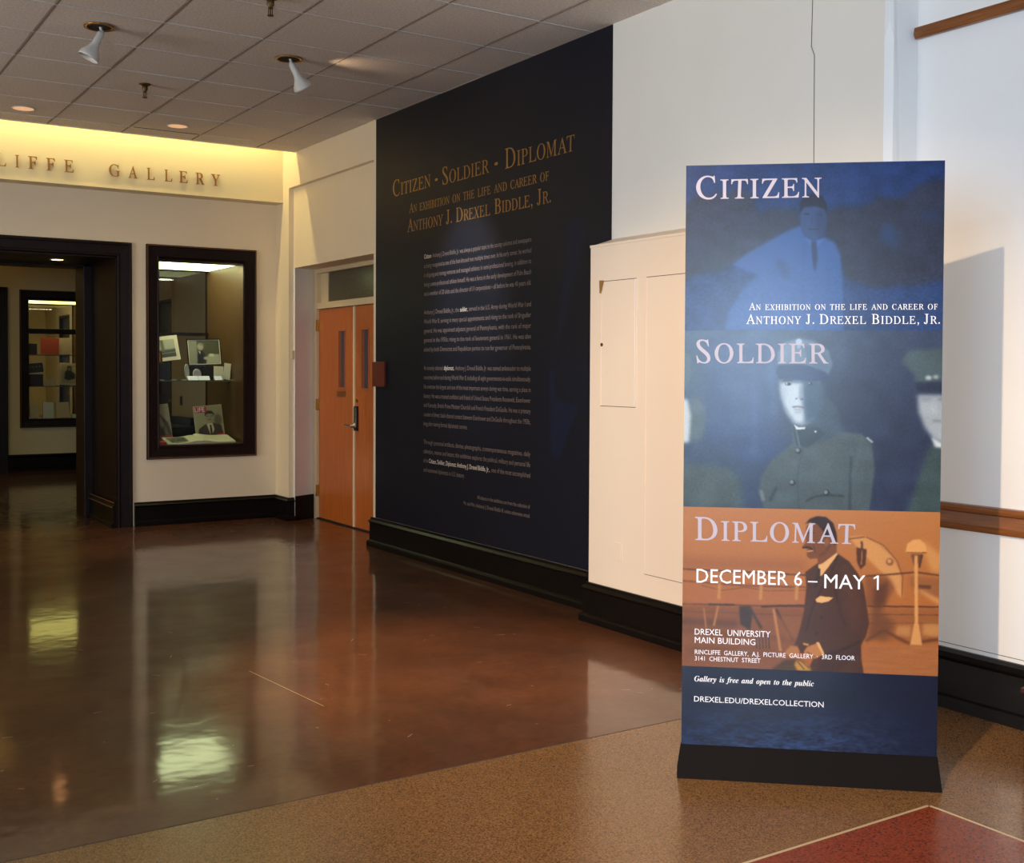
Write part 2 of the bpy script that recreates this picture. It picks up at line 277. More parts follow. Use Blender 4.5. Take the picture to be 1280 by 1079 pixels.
# ------------------------------------------------------------------ lettering
# letter outlines as plain numbers: advance, then closed outlines of x, y pairs
G = {}
G['R'] = {
 'A': [463, [[-51, 0, -53, 13, -32, 15, -15, 24, 0, 37, 11, 56, 18, 72, 29, 98, 44, 135, 64, 182, 89, 239, 118, 307, 151, 386, 188, 475, 202, 475,
  363, 58, 374, 37, 390, 24, 411, 16, 439, 13, 443, 0, 255, 0, 252, 13, 257, 13, 284, 16, 296, 26, 297, 46, 287, 78, 255, 158, 100, 158, 91, 156, 86,
  150, 61, 90, 50, 56, 51, 36, 59, 24, 70, 17, 85, 14, 107, 13, 109, 0], [99, 183, 246, 183, 176, 367]]],
 'B': [439, [[-34, 0, -34, 13, -31, 13, -4, 17, 12, 27, 20, 45, 22, 73, 19, 385, 18, 404, 15, 420, 8, 434, -3, 443, -20, 449, -44, 451, -44, 465, 127,
  465, 196, 458, 250, 440, 287, 408, 309, 365, 313, 327, 300, 296, 272, 270, 227, 251, 266, 234, 298, 211, 321, 181, 336, 145, 340, 124, 341, 104,
  338, 85, 332, 68, 322, 53, 309, 39, 293, 28, 274, 18, 252, 10, 228, 4, 201, 1, 171, 0], [121, 259, 155, 260, 183, 266, 206, 275, 223, 287, 235, 303,
  241, 322, 242, 344, 238, 369, 223, 401, 201, 424, 171, 437, 132, 442, 114, 441, 101, 440, 94, 436, 90, 430, 88, 422, 87, 410, 87, 394, 87, 365, 87,
  346, 87, 323, 88, 298, 89, 269, 92, 264, 98, 261, 107, 259], [147, 21, 181, 23, 208, 30, 231, 40, 247, 56, 259, 75, 264, 97, 264, 123, 259, 152,
  242, 190, 214, 217, 197, 226, 177, 232, 154, 236, 128, 237, 110, 237, 98, 235, 91, 231, 88, 222, 89, 73, 90, 58, 92, 44, 99, 32, 109, 25, 125,
  22]]],
 'C': [471, [[221, -10, 192, -9, 165, -4, 138, 3, 113, 13, 89, 25, 67, 41, 46, 58, 28, 78, 11, 101, -3, 125, -15, 151, -24, 179, -30, 203, -32, 227,
  -33, 252, -30, 276, -26, 299, -19, 322, -10, 344, 1, 365, 13, 384, 28, 402, 44, 419, 61, 433, 90, 451, 121, 464, 154, 472, 189, 475, 210, 474, 233,
  470, 258, 465, 285, 457, 296, 454, 305, 453, 316, 458, 323, 470, 336, 470, 347, 332, 333, 332, 331, 343, 328, 353, 309, 395, 282, 427, 246, 446,
  202, 453, 182, 451, 163, 447, 144, 440, 127, 430, 111, 418, 96, 404, 83, 388, 72, 370, 62, 350, 55, 328, 49, 305, 46, 281, 45, 255, 46, 229, 50,
  202, 56, 175, 68, 140, 83, 109, 102, 83, 124, 60, 148, 42, 174, 29, 202, 21, 231, 19, 273, 24, 311, 40, 343, 66, 370, 103, 386, 91, 372, 67, 356,
  46, 338, 29, 319, 15, 298, 4, 275, -4, 249, -9]]],
 'D': [507, [[-36, 0, -35, 13, -32, 13, -5, 16, 11, 26, 19, 43, 22, 73, 19, 385, 18, 405, 15, 419, 8, 433, -3, 443, -21, 449, -45, 451, -44, 465, 134,
  465, 167, 463, 198, 459, 227, 452, 256, 442, 282, 429, 306, 413, 328, 395, 349, 375, 366, 352, 381, 328, 394, 301, 403, 272, 409, 245, 413, 219,
  413, 193, 410, 169, 404, 145, 396, 122, 385, 101, 371, 82, 354, 64, 335, 48, 313, 34, 288, 22, 262, 12, 232, 5, 201, 1, 167, 0], [164, 22, 191, 24,
  216, 28, 238, 34, 258, 44, 275, 56, 290, 70, 303, 86, 313, 103, 322, 123, 328, 144, 332, 166, 334, 189, 334, 213, 331, 237, 327, 262, 321, 287, 309,
  323, 293, 354, 274, 381, 252, 403, 226, 420, 198, 433, 166, 440, 131, 443, 113, 442, 100, 439, 92, 433, 88, 423, 86, 408, 85, 387, 88, 89, 89, 65,
  91, 49, 99, 36, 112, 28, 122, 26, 134, 24, 148, 23]]],
 'E': [454, [[-34, 0, -34, 13, -31, 13, -5, 16, 11, 25, 19, 43, 21, 73, 19, 385, 18, 405, 15, 419, 8, 433, -3, 443, -20, 449, -44, 451, -44, 465, 311,
  465, 319, 364, 308, 364, 307, 367, 298, 394, 287, 414, 272, 427, 252, 436, 224, 440, 186, 442, 129, 442, 112, 441, 100, 439, 92, 434, 88, 426, 87,
  414, 86, 396, 87, 260, 144, 260, 186, 264, 212, 275, 226, 296, 231, 326, 243, 326, 242, 161, 230, 161, 228, 174, 225, 187, 218, 206, 211, 220, 201,
  229, 188, 234, 171, 236, 148, 237, 88, 237, 89, 83, 90, 62, 92, 47, 98, 36, 108, 28, 124, 25, 147, 24, 193, 24, 216, 24, 237, 26, 255, 29, 272, 34,
  300, 48, 322, 67, 339, 94, 351, 128, 364, 128, 351, 0]]],
 'F': [406, [[-31, 0, -31, 13, -28, 13, -9, 15, 5, 18, 14, 25, 20, 36, 24, 52, 25, 73, 22, 385, 21, 405, 19, 419, 12, 433, 0, 443, -17, 449, -41, 451,
  -41, 465, 292, 465, 302, 355, 288, 355, 287, 361, 286, 367, 271, 403, 251, 425, 223, 437, 185, 441, 131, 441, 109, 440, 98, 435, 93, 428, 91, 418,
  92, 373, 94, 258, 131, 258, 162, 259, 185, 264, 202, 272, 213, 284, 221, 302, 226, 325, 240, 325, 242, 156, 228, 156, 225, 173, 221, 190, 212, 212,
  199, 226, 179, 233, 147, 235, 94, 235, 97, 69, 98, 56, 100, 44, 107, 29, 120, 19, 139, 15, 166, 12, 168, 0]]],
 'G': [541, [[248, -10, 216, -9, 185, -4, 155, 3, 126, 13, 99, 26, 75, 42, 52, 60, 32, 80, 14, 102, -2, 127, -14, 153, -23, 181, -29, 205, -32, 230,
  -32, 254, -30, 278, -26, 302, -19, 325, -10, 346, 0, 367, 13, 386, 27, 404, 43, 420, 61, 435, 90, 452, 122, 465, 157, 472, 195, 475, 219, 474, 242,
  471, 264, 466, 286, 459, 323, 446, 335, 443, 342, 442, 354, 444, 362, 448, 368, 457, 373, 469, 384, 469, 393, 327, 381, 327, 368, 355, 352, 380,
  334, 402, 312, 420, 288, 434, 262, 444, 235, 451, 206, 453, 176, 450, 149, 443, 125, 430, 104, 413, 86, 391, 71, 366, 60, 338, 52, 306, 48, 272, 48,
  239, 51, 206, 58, 173, 71, 137, 87, 105, 107, 77, 131, 53, 158, 35, 187, 21, 218, 13, 252, 11, 284, 15, 312, 26, 330, 43, 336, 64, 334, 158, 333,
  173, 331, 185, 324, 199, 312, 208, 292, 212, 262, 214, 262, 227, 455, 227, 455, 214, 434, 213, 419, 208, 409, 200, 405, 188, 403, 171, 402, 159,
  403, 146, 407, 35, 371, 15, 333, 1, 292, -7]]],
 'H': [520, [[-39, 0, -39, 13, -36, 13, -18, 15, -4, 18, 6, 25, 13, 36, 17, 51, 18, 73, 22, 385, 22, 405, 19, 419, 13, 433, 2, 443, -15, 449, -39,
  451, -39, 465, 146, 465, 146, 451, 144, 451, 118, 448, 102, 439, 93, 421, 90, 390, 88, 285, 88, 278, 89, 271, 92, 265, 97, 262, 104, 260, 114, 259,
  286, 259, 296, 260, 302, 262, 305, 266, 306, 274, 307, 385, 307, 404, 304, 419, 298, 433, 286, 443, 269, 449, 245, 451, 245, 465, 431, 465, 431,
  451, 425, 451, 401, 448, 386, 439, 377, 421, 374, 392, 370, 80, 370, 60, 372, 45, 378, 31, 390, 21, 407, 16, 431, 13, 432, 0, 246, 0, 246, 13, 248,
  13, 267, 15, 281, 18, 291, 25, 298, 36, 302, 51, 302, 73, 305, 212, 305, 217, 304, 222, 301, 228, 296, 232, 288, 233, 278, 234, 107, 234, 98, 233,
  92, 231, 89, 227, 88, 220, 86, 80, 86, 60, 88, 45, 94, 31, 105, 21, 122, 16, 146, 13, 147, 0]]],
 'I': [245, [[-31, 0, -31, 13, -28, 13, -9, 15, 5, 18, 14, 25, 20, 36, 24, 51, 25, 73, 22, 385, 21, 405, 19, 419, 12, 433, 0, 443, -17, 449, -41, 451,
  -41, 465, 146, 465, 147, 451, 141, 451, 117, 448, 102, 439, 94, 421, 91, 392, 94, 80, 95, 60, 98, 45, 105, 31, 116, 21, 133, 16, 157, 13, 157, 0]]],
 'J': [257, [[25, -10, -7, -6, -33, 7, -53, 26, -65, 49, -66, 64, -62, 76, -53, 84, -40, 87, -27, 84, -14, 78, -4, 67, 2, 55, 3, 47, 3, 40, 3, 33, 4,
  26, 12, 14, 25, 9, 38, 14, 44, 26, 46, 47, 47, 77, 43, 379, 41, 406, 39, 420, 32, 435, 19, 443, -1, 448, -29, 450, -28, 465, 164, 465, 164, 451,
  138, 449, 122, 441, 114, 425, 111, 398, 115, 134, 114, 100, 111, 71, 104, 46, 95, 26, 82, 10, 66, -1, 47, -8]]],
 'L': [449, [[-24, 0, -25, 13, -22, 13, 5, 16, 21, 26, 29, 43, 32, 73, 28, 385, 28, 405, 25, 419, 18, 433, 7, 443, -11, 449, -34, 451, -35, 465, 150,
  465, 149, 452, 124, 449, 108, 440, 99, 422, 97, 393, 99, 92, 100, 64, 101, 51, 108, 37, 118, 29, 134, 25, 158, 24, 206, 24, 231, 24, 253, 26, 272,
  29, 288, 33, 315, 45, 336, 65, 343, 78, 351, 94, 357, 111, 362, 132, 375, 132, 368, 0]]],
 'M': [590, [[-40, 0, -40, 13, -20, 15, -6, 18, 5, 25, 11, 36, 14, 51, 17, 73, 24, 385, 23, 404, 21, 419, 14, 433, 3, 443, -15, 449, -39, 451, -37,
  465, 88, 465, 229, 108, 372, 465, 500, 465, 499, 451, 493, 451, 469, 448, 454, 439, 446, 421, 442, 392, 440, 80, 440, 60, 442, 45, 449, 31, 460, 21,
  477, 16, 501, 13, 502, 0, 318, 0, 318, 11, 337, 14, 350, 18, 360, 26, 366, 39, 370, 57, 371, 83, 374, 392, 215, 0, 206, 0, 51, 393, 46, 103, 46, 71,
  49, 48, 57, 31, 68, 21, 86, 16, 110, 13, 110, 0]]],
 'N': [500, [[341, -11, 50, 373, 52, 84, 52, 71, 53, 60, 56, 43, 63, 29, 74, 20, 92, 16, 118, 13, 118, 0, -34, 0, -34, 13, -7, 16, 10, 25, 19, 43, 22,
  73, 21, 393, 21, 401, 19, 408, 12, 423, -2, 438, -19, 448, -39, 451, -44, 451, -44, 465, 53, 465, 323, 108, 322, 381, 321, 394, 321, 405, 318, 422,
  310, 436, 299, 445, 281, 449, 255, 451, 255, 465, 407, 465, 407, 451, 388, 450, 374, 447, 363, 440, 356, 429, 352, 414, 351, 392, 354, -11]]],
 'O': [516, [[203, -10, 176, -9, 150, -5, 126, 2, 102, 11, 80, 22, 60, 36, 41, 52, 24, 70, 9, 90, -4, 112, -15, 136, -23, 162, -29, 185, -32, 207,
  -33, 230, -32, 253, -29, 275, -24, 296, -18, 317, -9, 338, 0, 357, 11, 376, 24, 393, 38, 409, 53, 423, 70, 436, 87, 447, 106, 457, 125, 465, 145,
  470, 166, 474, 187, 475, 214, 473, 240, 469, 264, 463, 287, 453, 309, 441, 329, 427, 347, 411, 364, 393, 379, 373, 392, 351, 402, 327, 410, 302,
  418, 265, 419, 227, 418, 208, 416, 189, 412, 170, 407, 152, 401, 134, 394, 117, 386, 100, 376, 85, 355, 56, 331, 32, 304, 14, 273, 1, 240, -7],
  [198, 10, 231, 15, 260, 29, 284, 51, 305, 80, 314, 97, 321, 114, 327, 133, 333, 153, 336, 174, 339, 196, 340, 218, 340, 240, 339, 263, 336, 286,
  332, 309, 327, 331, 317, 360, 305, 384, 292, 406, 276, 423, 238, 447, 194, 455, 160, 449, 128, 434, 114, 422, 101, 408, 89, 392, 79, 374, 69, 355,
  62, 333, 56, 310, 51, 286, 47, 249, 47, 211, 51, 174, 59, 137, 69, 108, 81, 83, 96, 61, 113, 43, 132, 29, 152, 18, 174, 12]]],
 'P': [403, [[-34, 0, -34, 13, -31, 13, -5, 16, 11, 25, 19, 42, 22, 73, 19, 385, 18, 404, 15, 419, 8, 434, -3, 443, -20, 449, -44, 451, -44, 465, 138,
  465, 202, 458, 251, 439, 287, 406, 308, 361, 313, 323, 305, 289, 296, 274, 285, 261, 271, 250, 253, 240, 234, 232, 211, 227, 187, 223, 159, 222, 98,
  222, 90, 220, 88, 214, 90, 64, 91, 55, 92, 46, 100, 30, 113, 20, 133, 15, 161, 13, 161, 0], [126, 242, 157, 244, 184, 251, 205, 261, 221, 275, 232,
  292, 237, 313, 237, 337, 231, 364, 216, 400, 193, 425, 161, 440, 120, 445, 104, 443, 94, 438, 88, 426, 86, 405, 88, 263, 89, 253, 92, 247, 97, 244,
  107, 243]]],
 'R': [451, [[-34, 0, -34, 13, -31, 13, -4, 17, 12, 27, 20, 45, 22, 73, 19, 385, 18, 404, 15, 420, 8, 434, -3, 443, -20, 449, -44, 451, -44, 465, 153,
  465, 186, 463, 216, 458, 243, 450, 266, 438, 286, 424, 302, 406, 314, 387, 322, 364, 326, 320, 311, 284, 277, 256, 224, 235, 328, 85, 352, 53, 373,
  31, 393, 18, 415, 13, 418, 13, 418, 0, 314, 0, 158, 228, 143, 228, 112, 229, 88, 231, 90, 89, 91, 62, 93, 46, 101, 30, 112, 20, 129, 15, 151, 13,
  158, 13, 158, 0], [133, 250, 165, 252, 192, 257, 215, 267, 232, 280, 243, 297, 249, 316, 250, 339, 246, 363, 230, 398, 205, 423, 172, 438, 128, 443,
  114, 442, 102, 440, 95, 435, 90, 427, 88, 415, 87, 398, 88, 253, 109, 251]]],
 'S': [369, [[156, -9, 134, -8, 109, -5, 83, 2, 55, 10, 45, 13, 38, 13, 23, 8, 17, -8, 5, -8, -15, 146, -2, 146, 9, 115, 22, 88, 38, 65, 56, 46, 76,
  30, 97, 19, 119, 13, 143, 11, 166, 14, 185, 23, 200, 38, 208, 57, 211, 79, 207, 105, 200, 122, 189, 139, 175, 157, 159, 174, 144, 188, 127, 201, 90,
  232, 67, 250, 48, 267, 33, 282, 20, 297, 2, 325, -10, 353, -15, 386, -11, 416, 3, 440, 24, 459, 54, 471, 90, 475, 106, 474, 121, 473, 136, 470, 151,
  466, 175, 459, 186, 457, 200, 461, 207, 473, 220, 473, 236, 336, 226, 336, 216, 364, 205, 387, 193, 407, 178, 424, 144, 446, 106, 453, 76, 448, 55,
  433, 47, 408, 50, 376, 59, 356, 75, 334, 96, 313, 120, 291, 160, 259, 180, 242, 201, 224, 224, 203, 242, 179, 256, 154, 266, 126, 271, 89, 266, 57,
  251, 29, 227, 8, 195, -5]]],
 'T': [420, [[42, 0, 41, 13, 46, 13, 67, 15, 83, 19, 96, 28, 102, 41, 107, 62, 109, 89, 120, 417, 118, 429, 111, 438, 97, 441, 79, 441, 41, 438, 13,
  432, -7, 420, -22, 404, -30, 381, -34, 352, -50, 353, -47, 465, 340, 465, 346, 350, 333, 350, 332, 361, 329, 371, 317, 404, 300, 425, 272, 437, 231,
  441, 203, 441, 196, 440, 191, 437, 189, 431, 188, 423, 177, 93, 177, 63, 179, 43, 187, 28, 198, 19, 218, 15, 245, 13, 253, 13, 253, 0]]],
 'U': [491, [[203, -10, 170, -8, 139, -2, 111, 9, 85, 24, 63, 42, 44, 63, 30, 86, 20, 113, 15, 142, 14, 181, 11, 388, 11, 407, 9, 420, 1, 435, -11,
  444, -30, 449, -58, 452, -58, 465, 138, 465, 139, 452, 133, 452, 106, 448, 89, 436, 81, 414, 79, 381, 82, 193, 82, 165, 83, 142, 86, 124, 89, 109,
  105, 73, 132, 46, 167, 29, 209, 23, 245, 27, 274, 38, 295, 55, 310, 79, 314, 96, 318, 118, 319, 147, 320, 181, 318, 355, 317, 387, 312, 412, 304,
  431, 292, 443, 274, 449, 247, 452, 247, 465, 403, 465, 405, 452, 395, 452, 365, 444, 351, 420, 349, 410, 348, 396, 348, 378, 348, 357, 350, 163,
  350, 133, 347, 106, 343, 82, 336, 62, 328, 44, 317, 29, 304, 16, 289, 7, 272, -1, 251, -6, 228, -9]]],
 'V': [437, [[114, -10, -34, 395, -47, 422, -62, 439, -83, 448, -109, 451, -116, 451, -119, 465, 67, 465, 69, 453, 64, 453, 38, 449, 26, 439, 25, 419,
  35, 387, 141, 95, 262, 375, 273, 409, 274, 430, 266, 441, 254, 447, 239, 450, 218, 451, 215, 465, 358, 465, 359, 451, 357, 451, 340, 447, 326, 434,
  314, 413, 301, 384, 128, -10]]],
 'X': [459, [[-67, 0, -67, 11, -46, 16, -25, 26, -6, 42, 12, 64, 136, 230, 53, 371, 35, 401, 19, 421, 5, 434, -11, 444, -30, 450, -55, 452, -60, 452,
  -59, 465, 145, 465, 146, 451, 134, 451, 104, 445, 98, 425, 105, 409, 116, 388, 182, 279, 262, 382, 280, 412, 283, 433, 270, 447, 238, 452, 230, 452,
  231, 465, 392, 465, 391, 452, 389, 452, 369, 448, 350, 436, 331, 417, 309, 392, 197, 251, 290, 90, 309, 59, 323, 40, 337, 28, 351, 20, 370, 15, 394,
  13, 399, 13, 399, 0, 190, 0, 189, 13, 201, 13, 220, 14, 234, 18, 243, 26, 242, 40, 236, 57, 227, 75, 153, 199, 71, 90, 53, 59, 51, 35, 68, 18, 111,
  11, 110, 0]]],
 'Y': [412, [[34, 0, 35, 12, 59, 14, 77, 18, 88, 25, 96, 34, 100, 48, 102, 66, 109, 201, 12, 366, -6, 396, -23, 418, -39, 434, -57, 444, -75, 449,
  -98, 451, -97, 465, 104, 465, 102, 451, 78, 449, 62, 445, 55, 437, 55, 423, 59, 409, 68, 393, 159, 235, 241, 358, 256, 381, 265, 400, 271, 415, 271,
  427, 266, 438, 254, 445, 245, 448, 236, 449, 211, 451, 212, 465, 372, 465, 371, 450, 352, 446, 335, 433, 316, 412, 295, 383, 176, 205, 169, 66, 169,
  53, 170, 40, 176, 26, 190, 17, 210, 13, 241, 12, 240, 0]]],
 'Z': [459, [[-11, 0, -14, 10, 231, 439, 106, 439, 68, 437, 39, 431, 17, 420, 1, 403, -10, 381, -17, 352, -30, 352, -25, 465, 325, 465, 327, 457, 80,
  27, 198, 27, 239, 28, 270, 30, 294, 34, 313, 41, 327, 51, 339, 64, 353, 91, 362, 128, 376, 128, 370, 0]]],
}
G['I'] = {
 'G': [499, [[221, -11, 176, -8, 136, 1, 102, 17, 73, 39, 50, 66, 34, 98, 24, 135, 21, 175, 22, 200, 25, 224, 30, 248, 38, 271, 47, 294, 59, 316, 72,
  337, 87, 357, 104, 376, 122, 393, 142, 409, 163, 422, 197, 440, 232, 452, 268, 460, 306, 463, 327, 462, 349, 459, 374, 454, 400, 447, 409, 445, 418,
  444, 431, 449, 441, 463, 457, 463, 428, 317, 410, 317, 408, 345, 402, 370, 394, 390, 382, 408, 367, 421, 350, 431, 331, 437, 308, 439, 286, 436,
  264, 429, 243, 417, 222, 400, 202, 378, 183, 352, 166, 322, 150, 287, 137, 250, 128, 214, 122, 178, 120, 144, 122, 115, 128, 89, 138, 66, 151, 48,
  168, 33, 188, 22, 211, 16, 238, 14, 267, 18, 288, 29, 302, 47, 312, 74, 330, 144, 334, 165, 336, 179, 333, 193, 325, 201, 310, 205, 286, 207, 286,
  223, 475, 223, 475, 206, 469, 206, 451, 202, 440, 191, 433, 174, 425, 150, 395, 31, 354, 12, 311, -1, 267, -9]]],
 'a': [336, [[53, -9, 24, -3, 1, 14, -14, 40, -19, 73, -15, 109, -5, 147, 2, 166, 11, 184, 21, 202, 32, 220, 57, 251, 84, 276, 105, 291, 126, 301,
  146, 308, 165, 310, 198, 299, 214, 265, 225, 303, 297, 303, 241, 108, 232, 74, 229, 63, 228, 56, 231, 44, 238, 40, 259, 52, 285, 87, 300, 78, 274,
  40, 248, 13, 223, -3, 197, -9, 166, 2, 155, 34, 157, 52, 162, 75, 149, 55, 137, 38, 124, 24, 111, 12, 84, -4], [93, 41, 108, 45, 124, 56, 139, 73,
  152, 95, 165, 120, 176, 147, 186, 175, 192, 202, 197, 227, 198, 248, 192, 272, 172, 281, 157, 276, 141, 264, 125, 244, 109, 219, 95, 190, 83, 159,
  75, 136, 70, 115, 66, 97, 65, 81, 72, 51]]],
 'b': [322, [[77, -9, 55, -8, 34, -3, 16, 4, 1, 12, -8, 21, -11, 31, -10, 40, -7, 52, 83, 375, 89, 398, 91, 412, 89, 422, 84, 429, 74, 432, 59, 433,
  48, 433, 48, 451, 80, 454, 115, 458, 151, 464, 189, 470, 129, 255, 150, 279, 171, 296, 194, 306, 218, 310, 247, 304, 271, 286, 286, 258, 291, 221,
  287, 185, 276, 148, 268, 129, 259, 111, 249, 94, 237, 77, 210, 47, 179, 23, 155, 9, 130, -1, 104, -7], [91, 15, 109, 18, 127, 29, 144, 45, 159, 65,
  173, 89, 185, 116, 196, 143, 203, 171, 208, 198, 210, 223, 207, 240, 201, 253, 191, 261, 179, 263, 154, 256, 134, 232, 124, 215, 115, 193, 106, 168,
  97, 138, 77, 69, 72, 48, 70, 33, 75, 19]]],
 'c': [277, [[93, -9, 70, -8, 50, -2, 32, 6, 17, 19, 6, 34, -3, 53, -8, 74, -9, 97, -8, 122, -3, 146, 5, 171, 16, 195, 30, 218, 47, 240, 66, 259, 88,
  277, 111, 291, 133, 301, 156, 308, 179, 310, 211, 305, 235, 291, 251, 272, 257, 249, 254, 230, 245, 216, 231, 207, 214, 203, 198, 206, 186, 213,
  179, 224, 176, 238, 177, 248, 182, 258, 187, 267, 189, 275, 185, 285, 173, 289, 156, 284, 139, 270, 123, 249, 107, 223, 94, 192, 84, 161, 77, 129,
  75, 99, 78, 71, 88, 51, 103, 38, 123, 34, 143, 38, 164, 50, 184, 69, 204, 96, 222, 83, 194, 43, 162, 14, 129, -4]]],
 'd': [334, [[55, -9, 26, -4, 3, 14, -11, 43, -15, 82, -13, 114, -4, 148, 10, 182, 29, 215, 52, 245, 78, 272, 99, 288, 121, 300, 142, 307, 164, 310,
  190, 306, 213, 294, 238, 381, 241, 390, 242, 399, 243, 412, 241, 422, 234, 428, 222, 431, 205, 433, 205, 451, 237, 454, 271, 459, 306, 464, 343,
  470, 237, 83, 232, 60, 230, 48, 232, 43, 238, 41, 246, 44, 255, 52, 267, 67, 281, 89, 297, 78, 283, 58, 270, 40, 257, 25, 246, 13, 223, -4, 198, -9,
  167, 2, 157, 35, 159, 55, 164, 76, 151, 56, 138, 38, 126, 24, 113, 12, 86, -4], [96, 42, 111, 46, 127, 58, 142, 76, 156, 99, 168, 126, 180, 153,
  189, 181, 196, 208, 200, 231, 201, 249, 195, 275, 177, 283, 164, 280, 149, 269, 134, 252, 120, 231, 106, 207, 93, 181, 82, 153, 74, 126, 68, 101,
  66, 79, 69, 63, 75, 51, 84, 44]]],
 'e': [269, [[87, -9, 47, -2, 16, 19, 4, 34, -4, 53, -9, 74, -11, 98, -7, 135, 6, 172, 15, 190, 25, 207, 36, 224, 49, 240, 78, 268, 109, 290, 143,
  305, 176, 310, 207, 305, 230, 293, 244, 273, 249, 248, 246, 228, 238, 209, 225, 191, 207, 174, 183, 158, 153, 144, 119, 133, 79, 124, 76, 106, 75,
  88, 78, 66, 87, 50, 102, 39, 122, 36, 141, 39, 159, 51, 177, 69, 195, 95, 214, 83, 188, 43, 158, 14, 125, -4], [84, 146, 114, 156, 140, 171, 163,
  190, 179, 212, 190, 236, 193, 260, 192, 272, 187, 280, 180, 286, 171, 287, 149, 278, 126, 252, 114, 232, 103, 207, 93, 179]]],
 'f': [193, [[-66, -139, -90, -135, -108, -124, -121, -106, -125, -85, -123, -70, -116, -58, -105, -50, -91, -48, -78, -50, -69, -56, -62, -66, -60,
  -79, -61, -89, -65, -97, -71, -107, -68, -114, -59, -117, -46, -113, -34, -102, -24, -86, -15, -65, -5, -35, 4, 3, 9, 25, 15, 49, 20, 76, 26, 104,
  60, 275, 13, 275, 19, 303, 66, 303, 78, 342, 92, 376, 107, 405, 126, 428, 145, 447, 166, 460, 188, 468, 212, 470, 241, 467, 264, 456, 277, 439, 282,
  418, 273, 391, 247, 381, 235, 384, 224, 391, 217, 401, 214, 413, 216, 422, 220, 430, 224, 437, 225, 442, 222, 447, 214, 449, 195, 441, 178, 415,
  170, 395, 161, 369, 153, 339, 144, 303, 201, 303, 197, 275, 140, 275, 105, 113, 96, 72, 86, 35, 76, 1, 65, -29, 53, -55, 40, -77, 26, -96, 11, -112,
  -5, -124, -24, -132, -44, -137]]],
 'h': [357, [[210, -9, 176, 3, 165, 41, 167, 59, 173, 84, 182, 115, 194, 153, 217, 222, 221, 237, 223, 246, 220, 257, 210, 261, 192, 256, 172, 242,
  152, 218, 131, 185, 110, 144, 92, 100, 76, 52, 63, 0, -19, 0, 82, 374, 86, 388, 88, 399, 90, 411, 88, 422, 83, 428, 73, 431, 58, 433, 48, 433, 48,
  451, 77, 453, 110, 457, 146, 463, 187, 470, 115, 197, 133, 224, 151, 247, 168, 266, 184, 282, 217, 303, 253, 310, 290, 297, 303, 259, 302, 243, 298,
  223, 291, 199, 282, 170, 250, 75, 247, 65, 246, 57, 248, 47, 257, 43, 276, 57, 306, 98, 320, 89, 293, 46, 265, 15, 237, -3]]],
 'i': [194, [[132, 371, 114, 375, 100, 384, 90, 398, 87, 416, 90, 433, 100, 447, 114, 457, 132, 460, 149, 457, 163, 447, 173, 433, 176, 416, 173, 398,
  163, 384, 149, 375], [49, -8, 29, -5, 13, 5, 4, 21, 1, 41, 2, 51, 4, 64, 10, 87, 44, 211, 51, 237, 52, 246, 53, 254, 46, 268, 26, 273, 19, 273, 19,
  289, 55, 294, 89, 299, 120, 304, 150, 310, 89, 85, 85, 68, 84, 55, 87, 46, 95, 42, 115, 54, 142, 90, 155, 81, 129, 42, 103, 14, 76, -3]]],
 'l': [173, [[40, -9, 19, -6, 3, 3, -7, 19, -10, 40, -9, 50, -8, 61, -2, 85, 77, 371, 84, 399, 87, 414, 80, 428, 58, 433, 52, 433, 52, 450, 88, 455,
  122, 460, 153, 465, 183, 470, 79, 86, 75, 69, 73, 54, 75, 44, 83, 41, 104, 53, 131, 89, 144, 79, 131, 58, 118, 39, 105, 24, 93, 12, 68, -4]]],
 'n': [357, [[213, -9, 179, 3, 168, 41, 170, 59, 175, 84, 184, 115, 197, 153, 220, 222, 224, 237, 226, 246, 222, 257, 213, 261, 195, 256, 176, 243,
  157, 221, 136, 190, 126, 172, 116, 152, 107, 130, 97, 107, 89, 83, 80, 57, 73, 29, 66, 0, -14, 0, 42, 211, 47, 227, 50, 240, 52, 254, 45, 268, 24,
  273, 18, 273, 17, 289, 47, 293, 80, 298, 114, 304, 151, 310, 116, 193, 135, 221, 153, 245, 170, 265, 187, 281, 220, 303, 256, 310, 294, 297, 306,
  259, 305, 246, 301, 226, 295, 201, 285, 170, 269, 122, 258, 87, 251, 66, 248, 57, 251, 47, 260, 43, 269, 46, 279, 55, 290, 70, 304, 90, 319, 80,
  305, 59, 291, 41, 278, 26, 266, 13, 240, -4]]],
 'o': [316, [[96, -9, 74, -8, 54, -2, 36, 7, 20, 20, 7, 36, -3, 54, -8, 75, -10, 98, -6, 135, 6, 172, 14, 191, 24, 208, 35, 225, 48, 241, 76, 269,
  107, 291, 141, 305, 175, 310, 200, 308, 221, 302, 240, 294, 256, 281, 269, 265, 278, 247, 283, 226, 285, 203, 281, 167, 270, 130, 261, 112, 252, 94,
  241, 77, 228, 61, 200, 33, 168, 10, 133, -5], [103, 13, 119, 18, 134, 30, 148, 50, 162, 74, 174, 102, 184, 132, 193, 162, 200, 191, 204, 218, 206,
  240, 197, 276, 172, 288, 157, 284, 141, 272, 127, 253, 113, 229, 101, 202, 90, 172, 82, 141, 75, 111, 71, 83, 69, 58, 78, 25]]],
 'p': [330, [[-79, -139, -79, -121, -63, -119, -51, -114, -43, -106, -37, -95, -33, -83, -30, -71, 48, 228, 51, 241, 52, 253, 50, 263, 44, 269, 33,
  272, 16, 273, 16, 290, 85, 300, 116, 305, 144, 310, 124, 242, 150, 271, 176, 293, 202, 305, 228, 310, 257, 304, 279, 288, 293, 261, 298, 224, 297,
